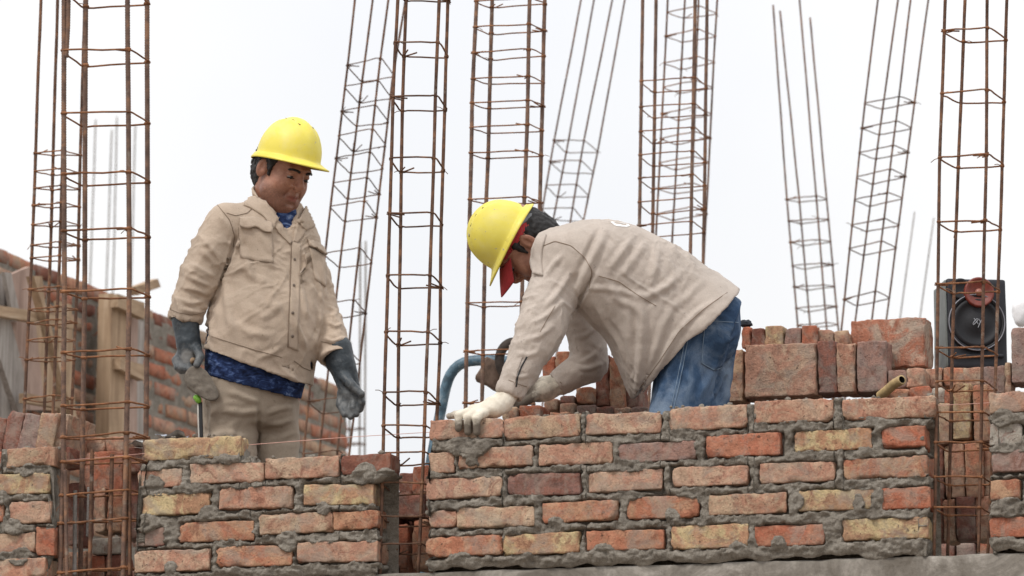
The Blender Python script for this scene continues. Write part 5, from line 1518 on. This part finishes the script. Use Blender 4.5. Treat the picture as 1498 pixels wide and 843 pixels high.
# --- T-shirt
g = box_of(np.array([V(290, 300, .5), V(465, 600, .95), V(290, 600, .5)]), .08, .0065)
g.add(LOFT(o1, ZUP, L1, f1, torso_st([(318, 350, 455, .66)]+ROWS[2:-1]+[(570, 297, 449, .70), (605, 296, 444, .70)], .014), 2.3), .02)
g.add(RC(nb, V(408, 306, d1+.0), .074, .070), .04)
g.half(V(373, 566, d1), -RGT*.26-UPV*.966)
g.cut(LOFT(o1, ZUP, L1, f1, torso_st([(545, 300, 448), (575, 298, 447), (640, 298, 440)], .024), 2.3), .004)
v, f = g.mesh(); v = smooth(v, f, 2)
v = folds(v, f, [([(310, 520), (330, 548), (336, 556)], .010, .006), ([(345, 530), (370, 552), (380, 566)], .010, .006), ([(400, 545), (420, 562), (430, 576)], .010, .006)], d1)
tee = put('t_shirt', v, f, MAT['camo'], man)

# --- trousers
g = box_of(np.array([V(290, 540, .45), V(450, 540, .95), V(340, 905, .6), V(412, 905, .6)]), .11, .0075)
g.add(LOFT(o1, ZUP, L1, f1, torso_st([(525, 300, 450, .68), (550, 298, 446, .68), (580, 296, 441, .66), (608, 297, 439, .6), (625, 305, 432, .5)], .016), 2.2), .02)
for (h, kn, an), r0, r1, r2 in zip(LEGS, (.094, .080), (.086, .068), (.068, .062)):
    g.add(RC(V(*h), V(*kn), r0, r1), .02); g.add(RC(V(*kn), V(*an), r1, r2), .02)
g.half(np.array([0, 0, FLOOR_Z+.06]), -ZUP)
v, f = g.mesh(); v = smooth(v, f, 3)
for (h, kn, an), r0 in zip(LEGS, (.094, .080)): v = crumple_limb(v, f, V(*h), V(*kn), r0*1.1, 13, .005, int(h[0]))
v = wrinkle(v, f, .005, along(RGT+UPV*.3, 11, .35), 5)
v = folds(v, f, [([(384, 590), (360, 582), (330, 572)], .010, .007), ([(384, 600), (356, 604), (322, 600)], .011, .007), ([(388, 606), (410, 598), (434, 594)], .009, .007), ([(386, 622), (408, 620), (434, 612)], .009, .006), ([(382, 640), (410, 642), (434, 632)], .009, .006),
                 ([(380, 585), (378, 630), (377, 668)], .008, -.010), ([(306, 560), (312, 600), (306, 640)], .012, .006), ([(345, 610), (338, 640), (342, 668)], .012, .005), ([(300, 640), (330, 634), (372, 642)], .010, .005)], d1)
v = grow(v, f, None, .003, 9, 4)
put('trousers', v, f, MAT['trousers'], man)
# --- boots
for h, kn, an in LEGS:
    a = V(*an); ft = np.array([a[0], a[1], FLOOR_Z+.05])
    g = Grid(*[rng_(ft[k]-.26, ft[k]+.26, .009) for k in range(3)])
    g.add(RC(a, ft, .055, .052), .03); g.add(RC(ft-f1*.03, ft+f1*.15, .05, .045, ZUP, .95), .03); g.half(np.array([0, 0, FLOOR_Z+.002]), -ZUP)
    g.half(np.array([0, 0, FLOOR_Z+.16]), ZUP)
    v, f = g.mesh(); put('boot', smooth(v, f, 1), f, MAT['boot'], man)

# --- gloves
def glove(name, mat, parent, center, ext, prims, dirt=None, step=.0032, seed=0, cuts=(), amp=.0012, halves=()):
    g = Grid(*[rng_(center[k]-ext, center[k]+ext, step) for k in range(3)])
    for p, k in prims: g.add(p, k)
    for p, k in cuts: g.cut(p, k)
    v, f = g.mesh(); v = smooth(v, f, 1, .4)
    v = v+vnormals(v, f)*(amp*fbm(v*45+seed, 3))[:, None]
    dd = dirt(v) if dirt else np.zeros(len(v))
    return put(name, v, f, mat, parent, dirt=dd), v, f
def finger(pts, r):
    out = []
    for i in range(len(pts)-1):
        out.append((RC(pts[i], pts[i+1], r[i], r[i+1]), .004 if i else .009))
    return out
Ld = .535
pr = [(RC(V(270, 458, .545), V(276, 505, .54), .049, .040), .01), (RC(V(276, 503, .54), V(278, 512, .54), .041, .036), .01),
      (RC(V(278, 512, Ld), V(275, 531, Ld), .040, .034, TOW, .8), .01)]
for i in range(4):                                                    # fingers wrap round the trowel handle from behind
    x = 258+i*6.2; y = 519+i*1.8
    pr += finger([V(x+6, y-2, Ld+.012), V(x-1, y+8, Ld-.006), V(x+2, y+19-i, Ld-.022), V(x+8, y+25-i*2, Ld-.012)], [.0135, .0130, .0120, .0105])
pr += finger([V(288, 510, Ld-.02), V(293, 522, Ld-.035), V(288, 534, Ld-.048)], [.016, .014, .0125])
glove('glove', MAT['glove_black'], man, V(275, 505, Ld), .15, pr, lambda v: np.clip(1-np.linalg.norm(v-V(272, 521, Ld-.04), axis=1)/.030, 0, 1)*1.1+.25*np.clip((V(0, 515, Ld)[2]-v[:, 2])/.06, 0, 1), seed=1)
Rd = .735
pr = [(RC(V(494, 510, .745), V(502, 538, .74), .050, .043), .012), (RC(V(492, 520, .742), V(486, 534, .735), .040, .022), .012), (RC(V(502, 538, .74), V(506, 550, .74), .043, .036), .012),
      (RC(V(505, 550, Rd), V(514, 578, Rd), .041, .038, TOW*.9+RGT*.3, .72), .015)]
for i, (b, m_, t_) in enumerate([((499, 575), (497, 592), (504, 607)), ((508, 580), (506, 597), (513, 610)), ((518, 580), (517, 596), (521, 606)), ((527, 576), (529, 589), (527, 599))]):
    pr += finger([V(*b, Rd-.004*i), V(*m_, Rd-.018-.002*i), V(*t_, Rd-.030+.004*i)], [.0145, .0130, .0115])
pr += finger([V(504, 552, Rd-.028), V(515, 564, Rd-.045), V(529, 577, Rd-.046)], [.019, .0155, .0125])
glove('glove', MAT['glove_black'], man, V(505, 555, Rd), .16, pr, lambda v: np.clip((V(0, 575, Rd)[2]-v[:, 2])/.06, 0, 1)*.25, seed=2)
tag(man, 'worker in yellow hard hat and tan shirt standing upright with a trowel, looking down', 'person', kind='thing')

# --- trowel in his hand
tro = empty('trowel', V(290, 555, .49))
out = [(271, 546), (278, 537), (290, 535), (302, 543), (311, 556), (318, 570), (321, 580), (317, 586), (308, 587), (296, 582), (283, 574), (273, 564), (269, 554)]
P = np.array([V(x, y, .487+(x-270)*.0003) for x, y in out]); P = np.concatenate([P, P[:1]])
Q = polyline(P, 49)[:-1]; Q = (np.roll(Q, 1, 0)+2*Q+np.roll(Q, -1, 0))/4
cen = Q.mean(0); vs = []; fs = []; nr = 10; n = len(Q)
for side in (0, 1):
    for k in range(nr+1):
        r_ = k/nr
        p = cen+(Q-cen)*max(r_, .01)
        th_ = .0022
        crust = (.0015+.008*np.clip(.25+fbm(p*26, 3), 0, 1)*(1-r_**4)) if side == 0 else 0
        vs.append(p+(TOW*.95+ZUP*.2)*(np.asarray(crust+th_).reshape(-1, 1) if side == 0 else -th_))
for side in (0, 1):
    o_ = side*(nr+1)*n
    for k in range(nr):
        for i in range(n):
            q = (o_+k*n+i, o_+k*n+(i+1) % n, o_+(k+1)*n+(i+1) % n, o_+(k+1)*n+i); fs.append(q if side == 0 else q[::-1])
for i in range(n): fs.append((nr*n+i, (nr+1)*n+nr*n+i, (nr+1)*n+nr*n+(i+1) % n, nr*n+(i+1) % n))
bl = put('blade', np.concatenate(vs), fs, mat_plain('mortar_crusted_steel', (.19, .165, .138), .9, .2, .3, 50, bump=.6), tro); fix_normals(bl)
v, f = tube(polyline([V(296, 548, .50), V(288, 536, .515), V(282, 526, .52)], 8), .006, 8); put('tang', v, f, MAT['rust'], tro)
v, f = tube(polyline([V(284, 530, .52), V(272, 516, .53), V(262, 506, .54)], 12), .0125, 10); put('grip', v, f, MAT['wood_tan'], tro)
tag(tro, 'round-nosed trowel crusted with mortar in the gloved hand of the standing worker', 'trowel', kind='thing')
tl = empty('hand_tool', V(294, 640, .52))
grn = mat_plain('lime_plastic', (.20, .46, .05), .5, .4, .2)
v, f = tube(polyline([V(284, 580, .51), V(289, 583, .51), V(292, 590, .512)], 8), np.array([.006, .0095, .011, .0115, .0115, .011, .009, .006]), 10); put('collar_ring', v, f, grn, tl)
v, f = rough_box((.012, .008, .125), 2, .01, .002, 0, 0, rotm(0, rad(-3), 0)); put('shaft', v+V(294, 614, .515), f, MAT['black'], tl)
v, f = rough_box((.006, .008, .125), 2, .01, .002, 0, 0, rotm(0, rad(-3), 0)); put('scale_strip', v+V(290.5, 614, .516), f, mat_plain('off_white_strip', (.62, .60, .55), .6, .3, .2), tl)
tag(tl, 'thin black and white tool with a lime green collar hanging below the trowel', 'hand tool', kind='thing')

# ================================================================== the bending worker
man2 = empty('person'); d2 = .47
S2 = scale_at(V(900, 450, d2)); FC = -FWD
w2 = (-.936*RGT+.353*UPV); n2 = (.353*RGT+.936*UPV)
o2 = V(1065, 465, d2)
def st2(rows, shrink=0.0): return [(t/S2, 0, ((a+b)/2)/S2, h-shrink, (a-b)/2/S2-shrink) for (t, a, b, h) in rows]
R2 = [(-4, 44, -62, .190), (30, 53, -108, .19), (59, 58, -148, .178), (84, 65, -166, .172), (118, 73, -132, .175), (147, 77, -97, .17), (174, 79, -81, .178), (214, 72, -66, .182), (245, 60, -48, .172), (272, 42, -30, .13), (300, 18, -12, .085)]
hc2 = V(771, 357, d2)
F2 = frame(-.41*RGT-.91*UPV, -.91*RGT+.41*UPV); SC2 = 1.10
SH, EL_, WR = V(824, 384, .250), V(791, 482, .165), V(746, 575, .125)
SHf, ELf, WRf = V(848, 440, .66), V(863, 532, .66), V(815, 563, .63)
hp = head_prims(hc2, F2, SC2, jowl=.2)
lo = np.array([V(640, 700, .3)[0], -.06, FLOOR_Z-.02]); hi = np.array([V(1100, 450, .9)[0], 1.0, V(800, 270, .5)[2]])
g = Grid(fine_axis(lo[0], hi[0], .016, [(hc2[0]-.20, hc2[0]+.14, .0028)]), fine_axis(lo[1], hi[1], .016, [(hc2[1]-.12, hc2[1]+.12, .0028)]), fine_axis(lo[2], hi[2], .016, [(hc2[2]-.18, hc2[2]+.15, .0028)]))
for p, k in hp[0]: g.add(p, k)
nb2 = V(822, 386, d2+.02)
g.add(RC(nb2, hc2-F2[2]*.045-F2[1]*.03, .070, .062), .03)
g.add(LOFT(o2, w2, FC, n2, st2([(r[0], r[1], max(r[2], -80), r[3]) for r in R2[:-1]], .035)), .03)
for a, b, c in ((SH, EL_, WR), (SHf, ELf, WRf)):
    g.add(RC(nb2, a, .05, .05), .04); g.add(RC(a, b, .048, .040), .02); g.add(RC(b, c, .040, .027), .02)
g.add(RC(WR, V(712, 598, .08), .026, .020), .02); g.add(RC(WRf, V(775, 572, .6), .026, .02), .02)
LEG2 = [((1012, 492, .415), (978, 690, .40), (996, 885, .41)), ((1030, 492, .57), (1012, 690, .57), (1030, 885, .57))]
for h, kn, an in LEG2:
    g.add(RC(V(*h), V(*kn), .075, .055), .04); g.add(RC(V(*kn), V(*an), .055, .035), .02)
    a_ = V(*an); ft = np.array([a_[0], a_[1], FLOOR_Z+.035]); g.add(RC(a_, ft, .035, .03), .02); g.add(RC(ft, ft-RGT*.13, .03, .025), .02)
for p, k in hp[1]: g.cut(p, k)
for p, k in hp[2]: g.add(p, k)
for p, k in hp[3]: g.cut(p, k)
v, f = g.mesh(); v = smooth(v, f, 1, .3); nk2_v, nk2_f = v, f
lip, stb = head_attrs(v, hc2, F2, SC2)
man2['_base'] = (V(1005, 700, d2)[0], d2, FLOOR_Z)
put('body', v, f, MAT['skin'], man2, lip=lip, stubble=stb)
face_bits(man2, hc2, F2, SC2)
hair_cap(hc2, F2, SC2, 'hair', man2, low_back=-.092, front=.030, thick=.002, seed=2, bump_=.004, top=.050)
# red cap under the helmet
g = Grid(*[rng_(hc2[k]-.27, hc2[k]+.27, .005) for k in range(3)])
W2 = lambda x, y, z: hc2+SC2*(x*F2[0]+y*F2[1]+z*F2[2])
g.add(EL(W2(0, -.006, .045), F2, np.array([.083, .099, .086])*SC2), .01)
g.half(W2(0, .02, .026), -F2[2]+F2[1]*.14)
g.cut(EL(W2(0, -.006, .040), F2, np.array([.078, .094, .081])*SC2), .003)
v, f = g.mesh(); cap = put('cap', smooth(v, f, 2), f, MAT['red'], man2)
vs = []; fs = []; nu_, nv_ = 24, 10
for lay in (0, 1):
    for i in range(nu_+1):
        a = (i/nu_-.5)*2*.92
        for j in range(nv_+1):
            t = j/nv_
            x = .086*math.sin(a)*(1-.06*t); y0 = .106*math.cos(a)-.004; y = y0+t*(.004+.074*math.cos(a)**.6)
            z = .046-.026*(x/.086)**2-.034*t-.006*t*t
            vs.append(W2(x, y, z-lay*.0035))
K = (nu_+1)*(nv_+1)
for i in range(nu_):
    for j in range(nv_):
        q = (i*(nv_+1)+j, (i+1)*(nv_+1)+j, (i+1)*(nv_+1)+j+1, i*(nv_+1)+j+1); fs.append(q); fs.append(tuple(K+t for t in q[::-1]))
for i in range(nu_): 
    for j in (0, nv_): fs.append((i*(nv_+1)+j, (i+1)*(nv_+1)+j, K+(i+1)*(nv_+1)+j, K+i*(nv_+1)+j))
for j in range(nv_):
    for i in (0, nu_): fs.append((i*(nv_+1)+j, i*(nv_+1)+j+1, K+i*(nv_+1)+j+1, K+i*(nv_+1)+j))
o = put('visor', np.array(vs), fs, MAT['red'], cap); fix_normals(o)
hat2, HL2 = hard_hat(man2, hc2, F2, SC2*.93, lift=.018, tilt=rad(3), shift=.006)
P = np.array([HL2(.080, .00, .066), HL2(.084, -.03, .062), HL2(.076, -.065, .050), HL2(.05, -.095, .034), HL2(0, -.110, .030), HL2(-.05, -.095, .034), HL2(-.076, -.065, .050), HL2(-.084, -.03, .062), HL2(-.080, .0, .066)])
v, f = tube(polyline(P, 40), .011, 6); put('headband', v, f, MAT['grey_strap'], hat2)

# --- shirt
pts = np.array([V(1085, 425, .2), V(760, 330, .2), V(725, 590, .1), V(930, 600, .2), V(1085, 425, .75), V(760, 320, .75)])
g = box_of(pts, .06, .0050)
g.add(LOFT(o2, w2, FC, n2, st2(R2), 2.25), .02)
g.add(RC(nb2+n2*.0, SH, .075, .088), .05); g.add(RC(nb2, SHf+n2*.04, .075, .085), .05)
g.add(RC(SH, EL_, .090, .079), .018); g.add(RC(EL_, WR, .077, .046), .012)
g.add(RC(SHf, ELf, .075, .062), .02); g.add(RC(ELf, WRf, .061, .042), .012)
X = g.ax[0][:, None, None]; Y = g.ax[1][None, :, None]; Z = g.ax[2][None, None, :]
tA = (X-o2[0])*w2[0]+(Y-o2[1])*w2[1]+(Z-o2[2])*w2[2]; nA = (X-o2[0])*n2[0]+(Y-o2[1])*n2[1]+(Z-o2[2])*n2[2]
hem = np.interp(nA*S2, [-180, -165, -110, -56, -10, 38, 60], [88, 83, 66, 46, 20, 0, -6])/S2
near_arm = (nA*S2 < -60) & (tA*S2 > 150)
g.D = np.where(near_arm, g.D, -_smin(-g.D, -(hem-tA).astype(np.float32)*.85, .003))
g.cut(LOFT(o2, w2, FC, n2, st2([(r[0], r[1], r[2], r[3]) for r in [(-30, 36, -60, .165)]+R2[:4]], .010), 2.25), .004)
ww = (WR-EL_)/np.linalg.norm(WR-EL_); wf = (WRf-ELf)/np.linalg.norm(WRf-ELf)
trim(g, WR+ww*.010, ww, .08); trim(g, WRf+wf*.004, wf, .07)
g.cut(RC(WR+ww*.04, WR-ww*.015, .040, .034), .004); g.cut(RC(WRf+wf*.035, WRf-wf*.02, .037, .034), .003)
g.cut(RC(nb2-w2*-.06, hc2, .070, .080), .01)
v, f = g.mesh(); v = smooth(v, f, 3)
v = crumple_limb(v, f, SH+(EL_-SH)*.3, WR, .095, 11, .0050, 5)
v = crumple_limb(v, f, SHf, WRf, .075, 14, .007, 6)
v = wrinkle(v, f, .0065, along(RGT*.45+UPV, 5, .25), 3, 2.5)
v = wrinkle(v, f, .0045, along(RGT-UPV*.7, 11, .3), 4, 5)
v = wrinkle(v, f, .0028, along(RGT*.3+UPV, 22, .35), 14, 4)
v = folds(v, f, [
    ([(890, 331), (872, 368), (856, 400), (838, 440)], .012, .010), ([(880, 328), (860, 366), (846, 396)], .008, -.006), ([(926, 346), (908, 372), (890, 396)], .012, .007), ([(948, 350), (930, 376), (905, 410)], .012, .005), ([(964, 356), (958, 392), (948, 430)], .013, .006),
    ([(1000, 396), (974, 420), (946, 434), (925, 432)], .012, .008), ([(868, 440), (886, 474), (908, 506), (916, 540)], .012, .008), ([(938, 432), (940, 480), (938, 526), (930, 576)], .013, .010), ([(918, 432), (928, 470), (928, 520)], .012, -.006),
    ([(1060, 432), (1020, 456), (988, 490), (962, 540), (938, 580)], .010, .006), ([(990, 440), (968, 480), (950, 540)], .012, .006), ([(850, 420), (900, 424), (940, 436)], .010, .005), ([(1030, 410), (1000, 440), (980, 452)], .012, .005), ([(880, 400), (905, 440), (930, 452)], .012, .005),
    ([(870, 396), (858, 420), (843, 448), (833, 470)], .007, -.014),
    ([(826, 368), (806, 392), (788, 418)], .009, .006), ([(840, 392), (820, 424), (798, 452)], .010, .006), ([(824, 440), (800, 462), (776, 474)], .009, .006), ([(812, 476), (790, 492), (762, 500)], .009, .005), ([(792, 512), (775, 520), (752, 516)], .008, .005), ([(776, 548), (762, 552), (746, 548)], .007, .005),
    ([(884, 500), (870, 520), (850, 530)], .008, .006), ([(886, 530), (862, 540), (842, 538)], .008, .006), ([(870, 480), (856, 492), (842, 494)], .008, .006), ([(912, 560), (920, 572), (928, 586)], .008, .006)], d2)
v = grow(v, f, None, .003, 10, 7)
sh2 = put('shirt', v, f, MAT['shirt2'], man2)
bv2 = bvh_of(v, f); both2 = bvh_of(np.concatenate([v, nk2_v]), np.concatenate([f, nk2_f+len(v)]))
rb, fb = ribbon(bv2, [(790, 362), (812, 353), (836, 360), (856, 378), (866, 396), (862, 424)], .0016, 40, .0006, d2); put('shoulder_seam', rb, fb, MAT['seam'], sh2)
rb, fb = ribbon(bv2, [(771, 522), (763, 536), (757, 552), (755, 566)], .0030, 20, .0, d2); put('sleeve_slit', rb, fb, MAT['black'], sh2)
rb, fb = ribbon(bv2, [(764, 522), (757, 540), (752, 562)], .0018, 20, .001, d2); put('slit_placket', rb, fb, MAT['shirt2'], sh2)
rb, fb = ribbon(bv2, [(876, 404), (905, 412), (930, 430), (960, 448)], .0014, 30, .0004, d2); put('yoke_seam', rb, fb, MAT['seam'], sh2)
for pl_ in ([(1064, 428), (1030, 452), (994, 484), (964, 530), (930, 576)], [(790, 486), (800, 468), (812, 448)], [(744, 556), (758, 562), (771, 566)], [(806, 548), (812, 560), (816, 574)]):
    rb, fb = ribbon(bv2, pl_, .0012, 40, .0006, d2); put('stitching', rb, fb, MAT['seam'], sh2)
cl = MB()
va, fa = drape(both2, [(787, 350), (782, 366), (780, 384), (783, 402)], [(800, 344), (794, 364), (793, 386), (795, 404)], 14, 6, .006, .010, d2, 0, lambda u, v: .007*(1-v)); cl.add(va, fa)
o = cl.build('collar', MAT['shirt2'], sh2); fix_normals(o)
# white printed ring across his back
p0, n0 = shoot(bv2, 906, 330, d2); p0 = p0+np.cross(n0, w2)*0
ring = []
e1 = w2; e2 = np.cross(n0, w2); e2 /= np.linalg.norm(e2)
if np.dot(e2, FC) > 0: e2 = -e2
p0 = p0+e2*.030
mr_ = MB()
ins_, out_ = [], []
NR = 40
for rr, lst in ((.022, ins_), (.032, out_)):
    for k in range(NR):
        t = 2*math.pi*k/NR; q = p0+e1*rr*math.cos(t)+e2*rr*1.15*math.sin(t)
        h = bv2.find_nearest(Vector(q)); lst.append(np.array(h[0])+np.array(h[1])*.0016)
vv = np.array(ins_+out_); mr_.add(vv, [(k, (k+1) % NR, NR+(k+1) % NR, NR+k) for k in range(NR)])
o = mr_.build('printed_ring', mat_plain('white_print', (.85, .85, .84), .7, .3, .05), sh2)

# --- jeans
g = box_of(np.array([V(930, 430, .2), V(1090, 430, .8), V(980, 905, .4), V(1030, 905, .6)]), .10, .0072)
hipC = V(1028, 482, .485)
g.add(EL(hipC, np.stack([RGT, UPV, FC]), np.array([.126, .135, .160])), .02)
g.add(LOFT(o2, w2, FC, n2, st2([(-10, 30, -66, .150), (20, 36, -80, .150), (60, 44, -74, .150), (100, 50, -66, .14)]), 2.3), .03)
for (h, kn, an), r0, r1, r2 in zip(LEG2, (.106, .108), (.090, .090), (.070, .070)):
    g.add(RC(V(*h), V(*kn), r0, r1), .03); g.add(RC(V(*kn), V(*an), r1, r2), .02)
g.half(np.array([0, 0, FLOOR_Z+.06]), -ZUP)
g.half(o2+w2*.25, w2)
v, f = g.mesh(); v = smooth(v, f, 3)
for (h, kn, an), r0 in zip(LEG2, (.118, .112)): v = crumple_limb(v, f, V(*h), V(*kn), r0*1.05, 8, .005, int(h[0]))
v = wrinkle(v, f, .005, along(RGT*.5+UPV, 10, .35), 6)
v = folds(v, f, [([(1080, 505), (1066, 535), (1044, 575), (1036, 598)], .012, .010), ([(1072, 520), (1058, 552), (1050, 590)], .008, -.010), ([(1062, 500), (1044, 540), (1020, 590)], .013, .007), ([(1010, 470), (1000, 520), (984, 590)], .010, .005), ([(1000, 500), (980, 540), (960, 590)], .013, .007), ([(1082, 486), (1060, 500), (1030, 508)], .010, .006), ([(1040, 440), (1050, 460), (1072, 468)], .012, .005), ([(990, 530), (1010, 560), (1016, 595)], .012, .006)], d2)
v = grow(v, f, None, .003, 9, 9)
jn = put('jeans', v, f, MAT['jeans'], man2); bj = bvh_of(v, f)
cloth_patch('back_pocket', [(1030, 474), (1050, 476), (1072, 481)], [(1025, 532), (1044, 543), (1056, 538)], .003, .008, MAT['jeans'], jn, bvh=bj, dref=d2)
st = MAT['seam_blue'] = mat_plain('pale_blue_stitching', (.22, .30, .40), .9, .1, .2)
for pl_ in ([(1031, 476), (1028, 505), (1026, 531), (1044, 542), (1055, 537)], [(1004, 486), (998, 520), (990, 560), (981, 600)], [(1008, 487), (1002, 520), (994, 560), (985, 600)], [(1012, 462), (1045, 470), (1080, 472)]):
    rb, fb = ribbon(bj, pl_, .0013, 36, .0035 if pl_[0][0] == 1031 else .0008, d2); put('stitching', rb, fb, st, jn)
for h, kn, an in LEG2:
    a = V(*an); ft = np.array([a[0], a[1], FLOOR_Z+.05])
    g = Grid(*[rng_(ft[k]-.26, ft[k]+.26, .009) for k in range(3)])
    g.add(RC(a, ft, .055, .052), .03); g.add(RC(ft+RGT*.03, ft-RGT*.15, .05, .045, ZUP, .95), .03); g.half(np.array([0, 0, FLOOR_Z+.002]), -ZUP); g.half(np.array([0, 0, FLOOR_Z+.16]), ZUP)
    v, f = g.mesh(); put('boot', smooth(v, f, 1), f, MAT['boot'], man2)

# --- gloves
BT = V(680, 613, 0)[2]                                                 # top of the brick being laid
pr = [(RC(WR-ww*.02, V(735, 589, .105), .033, .034), .01), (RC(V(735, 589, .105), V(722, 596, .085), .034, .036), .01),
      (RC(V(722, 597, .075), V(696, 602, .055), .036, .029, UPV+.25*RGT, .80), .012)]
FIN = [[(700, 604, .030), (684, 603, .000), (671, 608, -.016), (671, 627, -.015)],
       [(703, 605, .030), (692, 606, -.004), (684, 611, -.017), (684.5, 632, -.014)],
       [(708, 606, .035), (702, 607, -.002), (697, 613, -.016), (697.5, 633, -.0135)]]
for fn_ in FIN: pr += finger([V(*q) for q in fn_], [.0150, .0140, .0132, .0118])
pr += finger([V(702, 602, .07), V(682, 603.5, .085), V(666, 607, .092), V(657, 609, .094)], [.0150, .0135, .0125, .0105])
pr += finger([V(716, 604, .10), V(704, 607, .13), V(694, 611, .145)], [.016, .0145, .0125])
bk = V(671, 630, -.015)
glove('glove', MAT['glove_white'], man2, V(698, 600, .05), .15, pr, lambda v: np.clip((BT+.004-v[:, 2])/.050, 0, 1)*.95*(v[:, 1] < .03)+.4*np.clip((V(672, 0, 0)[0]-v[:, 0])/.05, 0, 1), seed=3)
pr = [(RC(WRf-wf*.01, V(798, 569, .615), .036, .041), .01), (RC(V(798, 569, .615), V(788, 572, .605), .041, .037), .01), (RC(V(788, 572, .605), V(764, 574, .59), .038, .032, UPV, .85), .012)]
for i, (a, b, c) in enumerate([((766, 565), (750, 566), (740, 574)), ((764, 571), (746, 574), (737, 582)), ((764, 578), (748, 582), (740, 588)), ((768, 583), (754, 588), (747, 592))]):
    pr += finger([V(*a, .585-.006*i), V(*b, .565-.006*i), V(*c, .57)], [.0145, .013, .0115])
pr += finger([V(782, 580, .56), V(768, 588, .55), V(757, 593, .55)], [.016, .014, .012])
glove('glove', MAT['glove_white'], man2, V(780, 572, .6), .13, pr, lambda v: np.clip((V(795, 0, .6)[0]-v[:, 0])/.05, 0, 1)*.75+.15, seed=4)
tag(man2, 'worker in yellow hard hat and red cap bending over the wall to press a brick', 'person', kind='thing')
for o in list(scene.objects):
    if o.parent is None and 'category' in o and 'kind' not in o: o['kind'] = 'thing'
settle()
